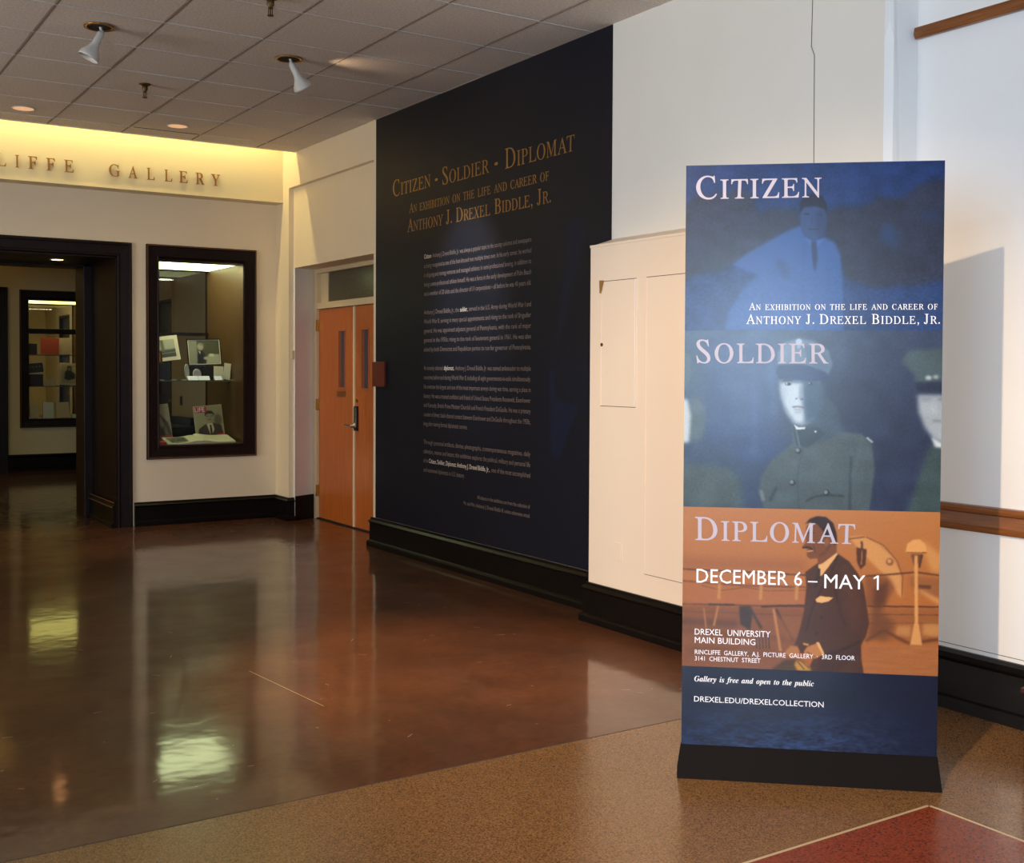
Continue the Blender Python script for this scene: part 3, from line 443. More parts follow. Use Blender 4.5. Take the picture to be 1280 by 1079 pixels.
  204, 294, 184, 289, 163, 282, 143, 273, 122, 263, 103, 252, 85, 239, 67, 225, 50, 211, 36, 196, 23, 180, 11, 147, -4, 114, -9, 90, -6, 69, 6, 48,
  -69, 45, -82, 44, -97, 47, -109, 54, -116, 66, -119, 86, -122, 86, -139], [102, 15, 119, 19, 135, 31, 151, 49, 165, 71, 178, 97, 190, 125, 200, 153,
  207, 179, 212, 203, 214, 224, 212, 240, 206, 252, 198, 259, 187, 262, 163, 254, 141, 232, 121, 195, 103, 142, 86, 78, 80, 53, 78, 38, 84, 20]]],
 'r': [261, [[-14, 0, 42, 211, 47, 227, 50, 240, 52, 254, 45, 268, 24, 273, 18, 273, 17, 289, 47, 293, 80, 298, 114, 304, 151, 310, 114, 189, 130,
  218, 144, 243, 158, 264, 171, 280, 184, 293, 197, 302, 210, 308, 222, 310, 250, 298, 259, 265, 257, 245, 249, 230, 236, 221, 220, 218, 202, 223,
  186, 238, 180, 241, 169, 237, 157, 225, 143, 204, 127, 175, 119, 157, 110, 139, 103, 119, 95, 97, 87, 75, 80, 51, 73, 26, 66, 0]]],
 's': [253, [[91, -9, 63, -6, 28, 5, 22, 7, 15, 7, 3, 4, -7, -7, -24, -4, -7, 109, 13, 105, 19, 65, 33, 37, 54, 20, 81, 14, 110, 24, 120, 52, 118, 64,
  114, 77, 106, 91, 95, 106, 69, 138, 51, 163, 39, 185, 31, 207, 28, 228, 35, 260, 53, 286, 82, 303, 116, 309, 145, 306, 179, 298, 186, 296, 192, 295,
  204, 298, 212, 307, 230, 307, 215, 205, 197, 207, 188, 242, 174, 268, 156, 283, 134, 288, 119, 286, 107, 278, 99, 268, 97, 255, 104, 231, 124, 202,
  146, 176, 156, 162, 165, 149, 175, 132, 183, 116, 188, 99, 190, 82, 187, 58, 177, 36, 162, 17, 142, 3, 118, -6]]],
 't': [185, [[30, -9, -4, 3, -15, 39, -14, 52, -11, 70, 45, 273, 13, 273, 13, 297, 47, 312, 79, 334, 108, 363, 134, 398, 162, 398, 134, 300, 187, 300,
  179, 273, 126, 273, 77, 103, 70, 77, 68, 66, 67, 56, 70, 45, 77, 41, 98, 54, 128, 95, 144, 85, 130, 63, 116, 44, 102, 28, 88, 14, 60, -3]]],
 'u': [357, [[46, -9, 8, 3, -5, 41, -3, 55, 0, 75, 6, 100, 15, 130, 38, 211, 44, 237, 46, 254, 39, 268, 19, 273, 13, 273, 12, 289, 41, 293, 73, 298,
  108, 303, 146, 310, 81, 79, 77, 65, 76, 53, 79, 43, 89, 40, 106, 44, 125, 58, 145, 81, 167, 113, 187, 153, 206, 197, 222, 247, 236, 301, 316, 301,
  287, 196, 267, 121, 255, 74, 251, 57, 254, 48, 257, 45, 261, 44, 270, 47, 280, 56, 292, 70, 306, 91, 321, 81, 307, 60, 293, 42, 280, 26, 268, 13,
  242, -4, 215, -9, 196, -6, 182, 4, 172, 19, 169, 40, 172, 60, 181, 103, 164, 76, 147, 53, 130, 34, 114, 18, 81, -3]]],
 'y': [281, [[-30, -140, -51, -137, -66, -129, -77, -115, -80, -99, -77, -84, -69, -72, -56, -64, -41, -61, -26, -64, -8, -73, 9, -82, 20, -85, 28,
  -83, 38, -77, 48, -68, 58, -56, 68, -43, 76, -30, 81, -17, 83, -6, 82, 8, 79, 30, 75, 58, 70, 90, 64, 123, 58, 156, 51, 187, 44, 213, 38, 234, 33,
  251, 28, 262, 24, 269, 14, 275, -1, 277, -9, 276, -9, 294, 7, 296, 22, 298, 36, 301, 48, 304, 68, 308, 85, 310, 99, 296, 112, 254, 127, 181, 132,
  158, 137, 132, 142, 105, 148, 75, 173, 122, 191, 160, 201, 190, 205, 211, 200, 225, 187, 238, 173, 252, 168, 269, 171, 285, 179, 298, 193, 307, 210,
  310, 227, 307, 240, 298, 248, 284, 251, 265, 248, 245, 241, 219, 229, 187, 214, 152, 205, 133, 195, 113, 185, 94, 174, 74, 163, 54, 151, 34, 139,
  15, 126, -5, 113, -23, 100, -41, 87, -58, 74, -74, 47, -101, 20, -122, -5, -136]]],
}
CAP = .465
def serif(s, small=.82, style='R', track=0):
    'small-cap setting: capitals large, lower case as small capitals; returns outlines and width at cap height 1'
    x = 0; out = []
    for c in s:
        if c == ' ': x += .55; continue
        if c in '.·,':
            r = .085; cy = .5 if c == '·' else r
            pts = [(x+r+r*math.cos(t*math.pi/5), cy+r*math.sin(t*math.pi/5)) for t in range(10)]
            if c == ',': pts = [(x+.02, .15), (x+.1, .17), (x+.17, .1), (x+.14, -.05), (x+.04, -.17), (x+.02, -.13), (x+.09, -.03), (x+.09, .02), (x+.02, .05)]
            out.append(pts); x += .3; continue
        if style == 'I': adv, sp = G['I'][c]; k = 1
        else: adv, sp = G['R'][c.upper()]; k = 1 if c.isupper() else small
        for L in sp: out.append([(x+L[i]/1000/CAP*k, L[i+1]/1000/CAP*k) for i in range(0, len(L), 2)])
        x += adv/1000/CAP*k+track
    return out
def sans_mesh(s, ext=0):
    c = bpy.data.curves.new('t', 'FONT'); c.body = s; c.size = 1; c.resolution_u = 2; c.extrude = ext
    return curve_mesh(c)
def curve_mesh(c):
    o = bpy.data.objects.new('t', c); COL.objects.link(o); dg = bpy.context.evaluated_depsgraph_get(); dg.update()
    me = bpy.data.meshes.new_from_object(o.evaluated_get(dg)); bpy.data.objects.remove(o); bpy.data.curves.remove(c); return me
def poly_mesh(polys, ext=0, off=.0):
    c = bpy.data.curves.new('t', 'CURVE'); c.dimensions = '2D'; c.fill_mode = 'BOTH'; c.extrude = ext; c.offset = off
    for P in polys:
        s = c.splines.new('POLY'); s.points.add(len(P)-1); s.use_cyclic_u = True
        for q, (x, y) in zip(s.points, P): q.co = (x, y, 0, 1)
    return curve_mesh(c)
def place(me, O, ax, width, cap, z, a0, norm, off=.0015, align='L', capm=None, lift=0):
    'fit a flat lettering mesh to a width and a cap height on a plane: O origin, ax reading direction'
    xs = [v.co.x for v in me.vertices]; x0, x1 = min(xs), max(xs)
    sx = width/(x1-x0); sy = cap/(capm or 1); A = Vector(ax); N = Vector(norm)
    for v in me.vertices:
        u = a0+(v.co.x-x0)*sx; h = z+v.co.y*sy
        p = Vector(O)+A*u+Vector((0, 0, 1))*h+N*(off+v.co.z*cap)
        v.co = p
    me.update(); return me

# ------------------------------------------------------------------ flat printed pictures (painted in code)
def blurm(a, s):
    if s < .3: return a
    r = int(s*3)+1; k = np.exp(-.5*(np.arange(-r, r+1)/s)**2); k /= k.sum()
    a = np.pad(a, r, mode='edge')
    a = np.apply_along_axis(lambda v: np.convolve(v, k, 'valid'), 0, a)
    return np.apply_along_axis(lambda v: np.convolve(v, k, 'valid'), 1, a)
class Canvas:
    def __init__(s, w, h, bg): s.w, s.h = w, h; s.a = np.ones((h, w, 3))*np.array(bg, float)
    def poly(s, pts, col, blur=.8, alpha=1):
        P = np.array(pts, float); m = int(blur*3)+2
        x0, x1 = int(max(0, P[:, 0].min()-m)), int(min(s.w, P[:, 0].max()+m)); y0, y1 = int(max(0, P[:, 1].min()-m)), int(min(s.h, P[:, 1].max()+m))
        if x1 <= x0 or y1 <= y0: return
        X, Y = np.meshgrid(np.arange(x0, x1)+.5, np.arange(y0, y1)+.5); ins = np.zeros(X.shape, bool)
        n = len(P)
        for i in range(n):
            xa, ya = P[i]; xb, yb = P[(i+1) % n]
            if ya == yb: continue
            c = ((ya > Y) != (yb > Y)) & (X < (xb-xa)*(Y-ya)/(yb-ya)+xa); ins ^= c
        k = blurm(ins.astype(float), blur)[..., None]*alpha
        s.a[y0:y1, x0:x1] = s.a[y0:y1, x0:x1]*(1-k)+np.array(col, float)*k
    def ell(s, cx, cy, rx, ry, col, blur=.8, alpha=1, rot=0):
        c, d = math.cos(rot), math.sin(rot)
        s.poly([(cx+rx*math.cos(t)*c-ry*math.sin(t)*d, cy+rx*math.cos(t)*d+ry*math.sin(t)*c) for t in np.linspace(0, 2*math.pi, 28)[:-1]], col, blur, alpha)
    def line(s, pts, wd, col, blur=.6, alpha=1):
        for (xa, ya), (xb, yb) in zip(pts, pts[1:]):
            L = math.hypot(xb-xa, yb-ya) or 1; nx, ny = -(yb-ya)/L*wd/2, (xb-xa)/L*wd/2
            s.poly([(xa+nx, ya+ny), (xb+nx, yb+ny), (xb-nx, yb-ny), (xa-nx, ya-ny)], col, blur, alpha)
    def noise(s, y0, y1, cx, cy, amp, seed=1, mask=None, x0=0, x1=None):
        x1 = x1 or s.w; y0, y1 = int(y0), int(y1); r = np.random.RandomState(seed); n = r.rand(int((y1-y0)/cy)+3, int((x1-x0)/cx)+3)
        yy = np.linspace(0, n.shape[0]-1.01, y1-y0); xx = np.linspace(0, n.shape[1]-1.01, x1-x0)
        yi, xi = yy.astype(int), xx.astype(int); fy, fx = (yy-yi)[:, None], (xx-xi)[None]; fy = fy*fy*(3-2*fy); fx = fx*fx*(3-2*fx)
        v = n[yi][:, xi]*(1-fy)*(1-fx)+n[yi+1][:, xi]*fy*(1-fx)+n[yi][:, xi+1]*(1-fy)*fx+n[yi+1][:, xi+1]*fy*fx
        v = (v-.5)*2
        if mask is not None: v = v*mask
        s.a[y0:y1, x0:x1] += v[..., None]*np.array(amp, float)
    def material(s, name, rough=.5, spec=.5, bump=0, bscale=600):
        im = bpy.data.images.new(name, s.w, s.h); a = np.ones((s.h, s.w, 4), np.float32); a[..., :3] = np.clip(s.a[::-1]/255, 0, 1)
        im.pixels.foreach_set(a.ravel()); im.update(); im.pack()
        m = mat(name, (128, 128, 128), rough, spec=spec, bump=bump, bscale=bscale, bdist=.0006); nt = m.node_tree
        t = nt.nodes.new('ShaderNodeTexImage'); t.image = im; t.extension = 'EXTEND'
        nt.links.new(t.outputs[0], nt.nodes['Principled BSDF'].inputs['Base Color']); return m
def quad(p00, p10, p11, p01):
    me = bpy.data.meshes.new('q'); me.from_pydata([tuple(p) for p in (p00, p10, p11, p01)], [], [(0, 1, 2, 3)])
    uv = me.uv_layers.new(name='UVMap')
    for i, c in enumerate(((0, 0), (1, 0), (1, 1), (0, 1))): uv.data[i].uv = c
    me.update(); return me

# ================================================================== SETTING
# ---- floor
fl = box('floor', (-4, 4.7, 3.66, 24, -.12, 0), M['floor'], kind='structure')
tz = box('terrazzo_border', (-4, 4.7, -4.6, 3.66, -.12, 0), M['terrazzo'], fl)
me = boxes([(.2, 3.285, -.8, 2.47, -.05, .0012)])
link('red_terrazzo_panel', me, M['terrared'], fl)
link('divider_strip', boxes([(.2, 3.292, 2.468, 2.478, -.05, .0022), (3.283, 3.293, -.8, 2.478, -.05, .0022)]), M['steel_edge'], fl)
link('floor_joint', boxes([(-4, 4.3, 3.655, 3.66, -.02, .0006)]), M['seam'], fl)
# fine scratches and flecks in the seal
rs = random.Random(4); sc_b = []
me_v = []; me_f = []
def scratch(x0, y0, x1, y1, wd=.0035):
    d = Vector((x1-x0, y1-y0)).normalized(); n = Vector((-d.y, d.x))*wd/2; i = len(me_v)
    me_v.extend([(x0+n.x, y0+n.y, .0008), (x1+n.x, y1+n.y, .0008), (x1-n.x, y1-n.y, .0008), (x0-n.x, y0-n.y, .0008)]); me_f.append((i, i+1, i+2, i+3))
scratch(1.95, 5.35, 2.02, 4.62)
for k in range(46):
    x, y, a, l = rs.uniform(.6, 3.7), rs.uniform(3.8, 6.5), rs.uniform(0, 3.14), rs.uniform(.006, .05)
    scratch(x, y, x+l*math.cos(a), y+l*math.sin(a), .0025)
link('floor_scratches', from_py(me_v, me_f), M['steel_edge'], fl, kind='stuff')

# ---- ceiling: lay-in tiles on bars
CZ = 3.507; X0, Y0, SX, SY = 1.38, 6.2535, .61, .6251
ce = box('ceiling', (-4, 4.35, -4.6, 10.28, CZ+.03, CZ+.09), M['lampwhite'], kind='structure')
xe = [X0+SX*k for k in range(-8, 5)]; xe = [-4]+[x for x in xe if -3.9 < x < 4.2]+[4.34]
ye = [Y0+SY*k for k in range(-18, 7)]; ye = [-4.6]+[y for y in ye if -4.5 < y < 10.2]+[10.275]
tile_me = {}; rest = []
g = .004
HL = [(1.686, 7.171, .075), (2.901, 7.209, .075), (1.715, 9.767, .075), (2.927, 9.739, .075), (2.35, 4.8, .075)]
def tilemesh(wx, wy, hole=None):
    bm = bmesh.new(); hx, hy = wx/2, wy/2; b = .006
    if hole is None:
        lo = [(-hx, -hy), (hx, -hy), (hx, hy), (-hx, hy)]
        ring = [[bm.verts.new((x, y, .012)) for x, y in lo], [bm.verts.new((x, y, .004)) for x, y in lo], [bm.verts.new((x-math.copysign(b, x), y-math.copysign(b, y), 0)) for x, y in lo]]
        for r in range(2):
            for k in range(4): bm.faces.new((ring[r][k], ring[r][(k+1) % 4], ring[r+1][(k+1) % 4], ring[r+1][k]))
        bm.faces.new(ring[2])
    else:
        cx, cy, r = hole; n = 24; out = []
        for k in range(n):
            t = 2*math.pi*k/n+math.pi/n*0; dx, dy = math.cos(t), math.sin(t)
            s = min(((hx-cx) if dx > 0 else (-hx-cx))/dx if abs(dx) > 1e-6 else 9, ((hy-cy) if dy > 0 else (-hy-cy))/dy if abs(dy) > 1e-6 else 9)
            out.append((cx+dx*s, cy+dy*s))
        co_ = [(hx, hy), (-hx, hy), (-hx, -hy), (hx, -hy)]
        vo = [bm.verts.new((x, y, 0)) for x, y in out]; vi = [bm.verts.new((cx+r*math.cos(2*math.pi*k/n), cy+r*math.sin(2*math.pi*k/n), 0)) for k in range(n)]
        vt = [bm.verts.new((v.co.x, v.co.y, .012)) for v in vi]
        for k in range(n):
            j = (k+1) % n; a, b_ = vo[k].co, vo[j].co; corner = None
            for c in co_:
                if abs(a.x-b_.x) > 1e-5 and abs(a.y-b_.y) > 1e-5 and min(a.x, b_.x)-1e-5 <= c[0] <= max(a.x, b_.x)+1e-5 and min(a.y, b_.y)-1e-5 <= c[1] <= max(a.y, b_.y)+1e-5: corner = bm.verts.new((*c, 0))
            bm.faces.new([vo[k]]+([corner] if corner else [])+[vo[j], vi[j], vi[k]])
            bm.faces.new((vi[k], vi[j], vt[j], vt[k]))
    bmesh.ops.recalc_face_normals(bm, faces=bm.faces); me = bpy.data.meshes.new('tile'); bm.to_mesh(me); bm.free(); me.materials.append(M['tile']); return me
for i in range(len(xe)-1):
    for j in range(len(ye)-1):
        xa, xb, ya, yb = xe[i]+g, xe[i+1]-g, ye[j]+g, ye[j+1]-g; cx, cy = (xa+xb)/2, (ya+yb)/2
        hole = next(((h[0]-cx, h[1]-cy, h[2]) for h in HL if xa < h[0] < xb and ya < h[1] < yb), None)
        if hole: me = tilemesh(xb-xa, yb-ya, hole)
        else:
            k = (round(xb-xa, 4), round(yb-ya, 4))
            if k not in tile_me: tile_me[k] = tilemesh(*k)
            me = tile_me[k]
        if cy > 2.2 and cx > -1.2 or hole:
            o = bpy.data.objects.new('ceiling_tile', me); COL.objects.link(o); o.parent = ce; o.location = (cx, cy, CZ+rs.uniform(0, .0025))
        else: rest.append((xa, xb, ya, yb, CZ, CZ+.012))
link('ceiling_tiles_behind', boxes(rest), M['tile'], ce, kind='stuff')
for x in xe[1:-1]: box('ceiling_bar', (x-.0055, x+.0055, -4.6, 10.275, CZ-.001, CZ+.02), M['tbar_shade'], ce)
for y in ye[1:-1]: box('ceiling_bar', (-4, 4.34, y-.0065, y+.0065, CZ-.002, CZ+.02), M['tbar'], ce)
box('ceiling_edge_trim', (-4, 4.2, 10.262, 10.28, CZ-.006, CZ+.09), M['tile'], ce)
box('linear_air_slot', (2.63, 3.19, 9.985, 10.0, CZ-.0015, CZ+.01), M['dark'], ce)

# ---- wall on the right, with the recessed door bay
wr = holes(3.456, 12.0, 4.26, 4.95, 0, 4.05, [(8.62, 10.56, 0, 2.43), (11.99, 12.1, 0, 1)], 'y')
bm = bmesh.new(); bm.from_mesh(wr)
ex = boxes([(4.21, 4.26, 5.43, 8.62, 0, 4.05), (4.21, 4.26, 8.62, 10.46, 3.19, 4.05), (4.21, 4.26, 10.46, 10.80, 0, 4.05)])
bm.from_mesh(ex); bm.to_mesh(wr); bm.free()
wr = link('wall_right', wr, M['wall'], kind='structure')
link('pillar_face', boxes([(4.21, 4.26, 3.456, 5.43, 0, 4.05)]), M['pillar'], wr)
link('door_reveal', from_py([(4.26, 10.43, 0), (4.26, 10.56, 0), (4.50, 10.56, 0), (4.50, 10.548, 0), (4.26, 10.43, 2.43), (4.26, 10.56, 2.43), (4.50, 10.56, 2.43), (4.50, 10.548, 2.43)], [(0, 1, 2, 3), (4, 7, 6, 5), (0, 3, 7, 4), (0, 4, 5, 1), (2, 6, 7, 3)]), M['wallwhite'], wr)
# end of the thick wall: stopped chamfer and return face
v = [(4.21, 3.456, 0), (4.21, 3.456, 2.95), (4.21, 3.432, 3.03), (4.21, 3.432, 4.05),
     (4.227, 3.418, 0), (4.227, 3.418, 2.95), (4.212, 3.430, 3.03), (4.212, 3.430, 4.05),
     (4.345, 3.382, 0), (4.345, 3.382, 4.05), (4.345, 3.50, 0), (4.345, 3.50, 4.05), (4.22, 3.50, 0), (4.22, 3.50, 4.05), (4.21, 3.456, 4.05)]
link('pilaster_end', from_py(v, [(0, 4, 5, 1), (1, 5, 6, 2), (2, 6, 7, 3), (4, 8, 9, 7, 6, 5), (8, 10, 11, 9), (1, 2, 3, 14), (3, 7, 9, 11, 13, 14)]), M['wallwhite'], wr)
link('wall_crack', from_py([(4.2085, 3.876, 3.5), (4.2085, 3.873, 3.5), (4.2085, 3.888, 3.02), (4.2085, 3.884, 3.02), (4.2085, 3.868, 2.975), (4.2085, 3.864, 2.975), (4.2085, 3.862, 2.2), (4.2085, 3.859, 2.2)],
    [(0, 1, 3, 2), (2, 3, 5, 4), (4, 5, 7, 6)]), M['seam'], wr)
wrn = box('wall_right_near', (4.345, 4.95, -4.6, 3.456, 0, 4.05), M['wallwhite'], kind='structure')
link('plaster_crack', boxes([(4.3435, 4.3445, -1, 3.38, .276, .2785)]), M['seam'], wrn)
link('wall_left', holes(-4.6, 24, -4.2, -4, 0, 4.05, [(-2.5, .7, .85, 3.05), (5.1, 8.1, .55, 2.95)], 'y'), M['wall'], kind='structure')
for nm, y0, y1, z0, z1 in (('fill_window_side', -2.5, .7, .85, 3.05), ('fill_window_hall', 5.1, 8.1, .55, 2.95)):  # unseen windows added to let the two fill lights in
    wn2 = thing(nm, None, None, (-4.1, (y0+y1)/2, z0), kind='structure')
    ym = (y0+y1)/2
    link('window_frame', boxes([(-4.16, -4.02, y0, y0+.07, z0, z1), (-4.16, -4.02, y1-.07, y1, z0, z1), (-4.16, -4.02, y0+.07, y1-.07, z1-.07, z1), (-4.16, -4.02, y0+.07, y1-.07, z0, z0+.07), (-4.14, -4.04, ym-.03, ym+.03, z0+.07, z1-.07)]), M['jamb'], wn2)
    box('window_pane', (-4.10, -4.095, y0+.07, ym-.03, z0+.07, z1-.07), M['glass'], wn2)
    box('window_pane', (-4.10, -4.095, ym+.03, y1-.07, z0+.07, z1-.07), M['glass'], wn2)
# ---- wall behind the camera with its window
WX0, WX1, WZ0, WZ1 = -3.65, -2.15, .9, 2.6
link('wall_front', holes(-4.2, 4.95, -4.75, -4.6, 0, 4.05, [(WX0, WX1, WZ0, WZ1)], 'x'), M['wallwhite'], kind='structure')
wn = thing('window_1', None, None, (-2.9, -4.65, .9), kind='structure')
link('window_frame', boxes([(WX0, WX0+.06, -4.68, -4.58, WZ0, WZ1), (WX1-.06, WX1, -4.68, -4.58, WZ0, WZ1), (WX0+.06, WX1-.06, -4.68, -4.58, WZ1-.06, WZ1), (WX0+.06, WX1-.06, -4.68, -4.58, WZ0, WZ0+.06), (-2.92, -2.88, -4.67, -4.6, WZ0+.06, WZ1-.06)]), M['jamb'], wn)
box('window_pane', (WX0+.06, -2.92, -4.645, -4.64, WZ0+.06, WZ1-.06), M['glass'], wn)
box('window_pane', (-2.88, WX1-.06, -4.645, -4.64, WZ0+.06, WZ1-.06), M['glass'], wn)
# ---- back wall: gallery doorway and display case openings, soffit above
WB = 10.80; DX0, DX1, DZ = 1.16, 2.68, 2.475
CX0, CX1, CZ0, CZ1 = 3.035, 3.915, .725, 2.50
wb = link('wall_back', holes(-4, 4.26, WB, 12.0, 0, 3.6, [(DX0, DX1, 0, DZ), (CX0, CX1, CZ0, CZ1)], 'x'), M['wall'], kind='structure')
so = box('trim_1', (-4, 4.21, 10.61, 10.80, 3.065, 4.05), M['soffit'], kind='structure')
box('soffit_drip_edge', (-4, 4.21, 10.600, 10.61, 3.065, 3.078), M['soffit'], so)
box('ceiling_cove', (-4, 4.95, 10.2, 10.85, 4.05, 4.12), M['lampwhite'], kind='structure')
box('cove_front', (-4, 4.21, 10.24, 10.28, CZ+.09, 4.05), M['lampwhite'], bpy.data.objects['ceiling_cove'])
# ---- gallery rooms beyond
GW = 17.30; FX0, FX1 = 3.06, 3.97
wf = link('wall_far', holes(-4, 4.6, GW, 18.6, 0, 3.6, [(1.1, 2.68, 0, 2.44), (FX0, FX1, .72, 2.44)], 'x'), M['gallery'], kind='structure')
link('wall_gallery', holes(12.0, 24, 4.6, 4.95, 0, 3.6, [(15.6, 16.38, 0, 2.40), (21.85, 22.75, 0, 2.42)], 'y'), M['gallery'], kind='structure')
box('wall_end', (-4, 4.95, 24, 24.2, 0, 3.6), M['gallery'], kind='structure')
box('ceiling_gallery', (-4, 4.95, 12.0, 24, 3.5, 3.6), M['gallery'], kind='structure')

# ---- black baseboards
BP = [(0, 0), (.042, 0), (.042, .034), (.036, .046), (.024, .054), (.022, .19), (.030, .197), (.034, .206), (.026, .214), (.018, .222), (.015, .238), (0, .238)]
def bb(name, path, s=1): return link(name, sweep(path, [(o, z*s) for o, z in BP]), M['black'], kind='structure')
bb('baseboard_right', [(4.21, 5.395), (4.21, 8.62), (4.25, 8.62)])
bb('baseboard_right_near', [(4.345, -4.5), (4.345, 3.372), (4.222, 3.424), (4.21, 3.46), (4.21, 3.86)], 1.09)
bb('baseboard_back', [(4.26, 10.46), (4.21, 10.46), (4.21, WB), (2.835, WB)], .93)
bb('baseboard_back_left', [(1.0, WB), (-4, WB), (-4, -4.6)], .93)
bb('baseboard_far', [(4.6, 12.05), (4.6, 15.5)])
bb('baseboard_gallery', [(4.6, GW), (2.80, GW)])
link('baseboard_door_reveal', from_py([(4.262, 10.418, 0), (4.262, 10.429, 0), (4.50, 10.546, 0), (4.50, 10.534, 0), (4.262, 10.418, .235), (4.262, 10.429, .235), (4.50, 10.546, .235), (4.50, 10.534, .235)], [(0, 1, 2, 3), (4, 7, 6, 5), (0, 3, 7, 4), (0, 4, 5, 1), (2, 6, 7, 3), (1, 5, 6, 2)]), M['black'], kind='structure')
# ---- oak rails on the right wall
RP = [(0, .785), (.02, .785), (.024, .80), (.016, .812), (.018, .862), (.03, .868), (.034, .884), (.03, .896), (0, .898)]
link('trim_2', sweep([(4.345, -4.5), (4.345, 3.36)], RP), M['rail'], kind='structure')
PP = [(0, 2.955), (.03, 2.95), (.04, 2.97), (.034, 3.0), (0, 3.008)]
link('trim_3', sweep([(4.345, -4.5), (4.345, 3.375)], PP), M['rail'], kind='structure')

# ---- doorway lining and casing (dark wood)
CP = [(0, 0), (0, .028), (.012, .036), (.026, .034), (.032, .026), (.104, .020), (.112, .028), (.124, .028), (.13, .022), (.135, 0)]
def casing(x0, x1, z1, y, name='trim_4'):
    d = thing(name, None, None, ((x0+x1)/2, y, 0), kind='structure')
    pr = CP
    vs = []; fs = []; n = len(pr)
    for a, dd in pr:   # a measured inwards from the outer edge (outer edge is .135 outside the opening)
        vs += [(x0-.135+a, y-dd, 0), (x0-.135+a, y-dd, z1+.135-a), (x1+.135-a, y-dd, z1+.135-a), (x1+.135-a, y-dd, 0)]
    for i in range(n):
        j = (i+1) % n
        for k in range(3): fs.append((i*4+k, i*4+k+1, j*4+k+1, j*4+k))
    link('door_casing', from_py(vs, fs), M['mahog'], d); return d
dw = casing(DX0, DX1, DZ, WB)
link('door_lining', boxes([(DX1-.012, DX1+.0, WB-.02, 11.7, 0, DZ), (DX0, DX0+.012, WB-.02, 11.7, 0, DZ), (DX0, DX1, WB-.02, 11.7, DZ-.012, DZ)]), M['mahog'], dw)
link('inner_post', boxes([(DX1-.085, DX1, 11.7, 12.06, 0, DZ), (DX0, DX0+.085, 11.7, 12.06, 0, DZ), (DX0, DX1, 11.7, 12.06, DZ-.03, DZ)], .006), M['mahog'], dw)
link('lining_baseboard', sweep([(DX1-.012, 11.70), (DX1-.012, WB-.02)], [(-o, z*.93) for o, z in BP]), M['black'], dw)
link('lining_highlight', sweep([(DX1-.012, 11.70), (DX1-.012, WB-.02)], [(-.016, .222), (-.022, .226), (-.022, .232), (-.016, .234)]), M['highlight_line'], dw)  # brown lines painted in for the gloss on the baseboard edges
link('lining_highlight', sweep([(DX1-.012, 11.70), (DX1-.012, WB-.02)], [(-.022, .178), (-.036, .184), (-.036, .192), (-.022, .196)]), M['highlight_line'], dw)
casing(1.1, 2.68, 2.44, GW, 'trim_5')

# ---- door bay
dr = thing('door_1', None, None, (4.52, 9.66, 0), kind='structure')
DXF = 4.52
link('door_frame', boxes([(4.50, 4.58, 10.47, 10.56, 0, 2.43), (4.50, 4.58, 8.62, 8.85, 0, 2.43), (4.50, 4.58, 8.85, 10.47, 2.045, 2.105), (4.50, 4.58, 8.85, 10.47, 2.39, 2.43), (4.545, 4.58, 10.30, 10.47, 2.105, 2.39)], 0), M['jamb'], dr)
box('transom_pane', (4.555, 4.56, 8.85, 10.30, 2.105, 2.39), M['transom'], dr)
for k, (ya, yb) in enumerate(((9.668, 10.468), (8.855, 9.640))):
    wy0, wy1 = (9.86, 9.995) if k == 0 else (9.36, 9.495)
    lf = link('door_leaf', holes(ya, yb, 4.525, 4.57, .012, 2.04, [(wy0, wy1, 1.29, 1.82)], 'y'), M['doorwood'], dr)
    link('vision_frame', holes(wy0-.012, wy1+.012, 4.517, 4.525, 1.278, 1.832, [(wy0, wy1, 1.29, 1.82)], 'y'), M['doorwood'], lf)
    box('vision_pane', (4.545, 4.55, wy0, wy1, 1.29, 1.82), M['wire'], lf)
    if k == 0:
        for z in (1.83, 1.06, .22): link('hinge', boxes([(4.497, 4.53, 10.455, 10.485, z, z+.11)], .003), M['brass'], lf)
        box('room_plate', (4.519, 4.525, 9.83, 10.03, 1.205, 1.255), M['brass'], lf, label='small brass plate below the narrow window')
    else:
        box('handle_plate', (4.505, 4.525, 9.57, 9.635, .90, 1.125), M['blackmetal'], lf, .004)
        link('lock_cylinder', lathe([(.0, 0), (.016, 0), (.016, .012), (.0, .014)], (4.525, 9.6, 1.175), (-1, 0, 0), 16), M['brass'], lf)
        link('lever_handle', lathe([(0, 0), (.03, 0), (.03, .012), (.014, .016), (.014, .05), (0, .052)], (4.505, 9.60, .945), (-1, 0, 0), 20), M['chrome'], lf, True)
        link('lever', boxes([(4.455, 4.475, 9.60, 9.74, .937, .955)], .006), M['chrome'], lf)
        link('turn_plate', boxes([(4.50, 4.506, 9.575, 9.63, .96, 1.11)], .002), M['chrome'], lf)
box('meeting_strip', (4.512, 4.53, 9.640, 9.668, .012, 2.04), M['strip'], dr, .003)
box('threshold', (4.50, 4.6, 8.62, 10.47, 0, .010), M['dark'], dr)
box('door_backing', (4.9, 4.93, 8.62, 10.43, 0, 2.43), M['gallery'], dr)
for nm, y0, y1, zt in (('door_2', 15.6, 16.38, 2.40), ('door_3', 21.85, 22.75, 2.42)):
    d = thing(nm, None, None, (4.68, (y0+y1)/2, 0), kind='structure')
    box('door_leaf', (4.66, 4.70, y0+.04, y1-.04, .01, zt-.04), mat('dark_grey_door', (52, 52, 58), .4), d)
    link('door_frame', boxes([(4.60, 4.72, y0, y0+.04, 0, zt), (4.60, 4.72, y1-.04, y1, 0, zt), (4.60, 4.72, y0+.04, y1-.04, zt-.04, zt)]), M['mahog'], d)
    link('door_knob', lathe([(0, 0), (.02, 0), (.012, .02), (.03, .04), (.03, .055), (0, .065)], (4.66, y0+.12, 1.0), (-1, 0, 0), 16), M['brass'], d, True)

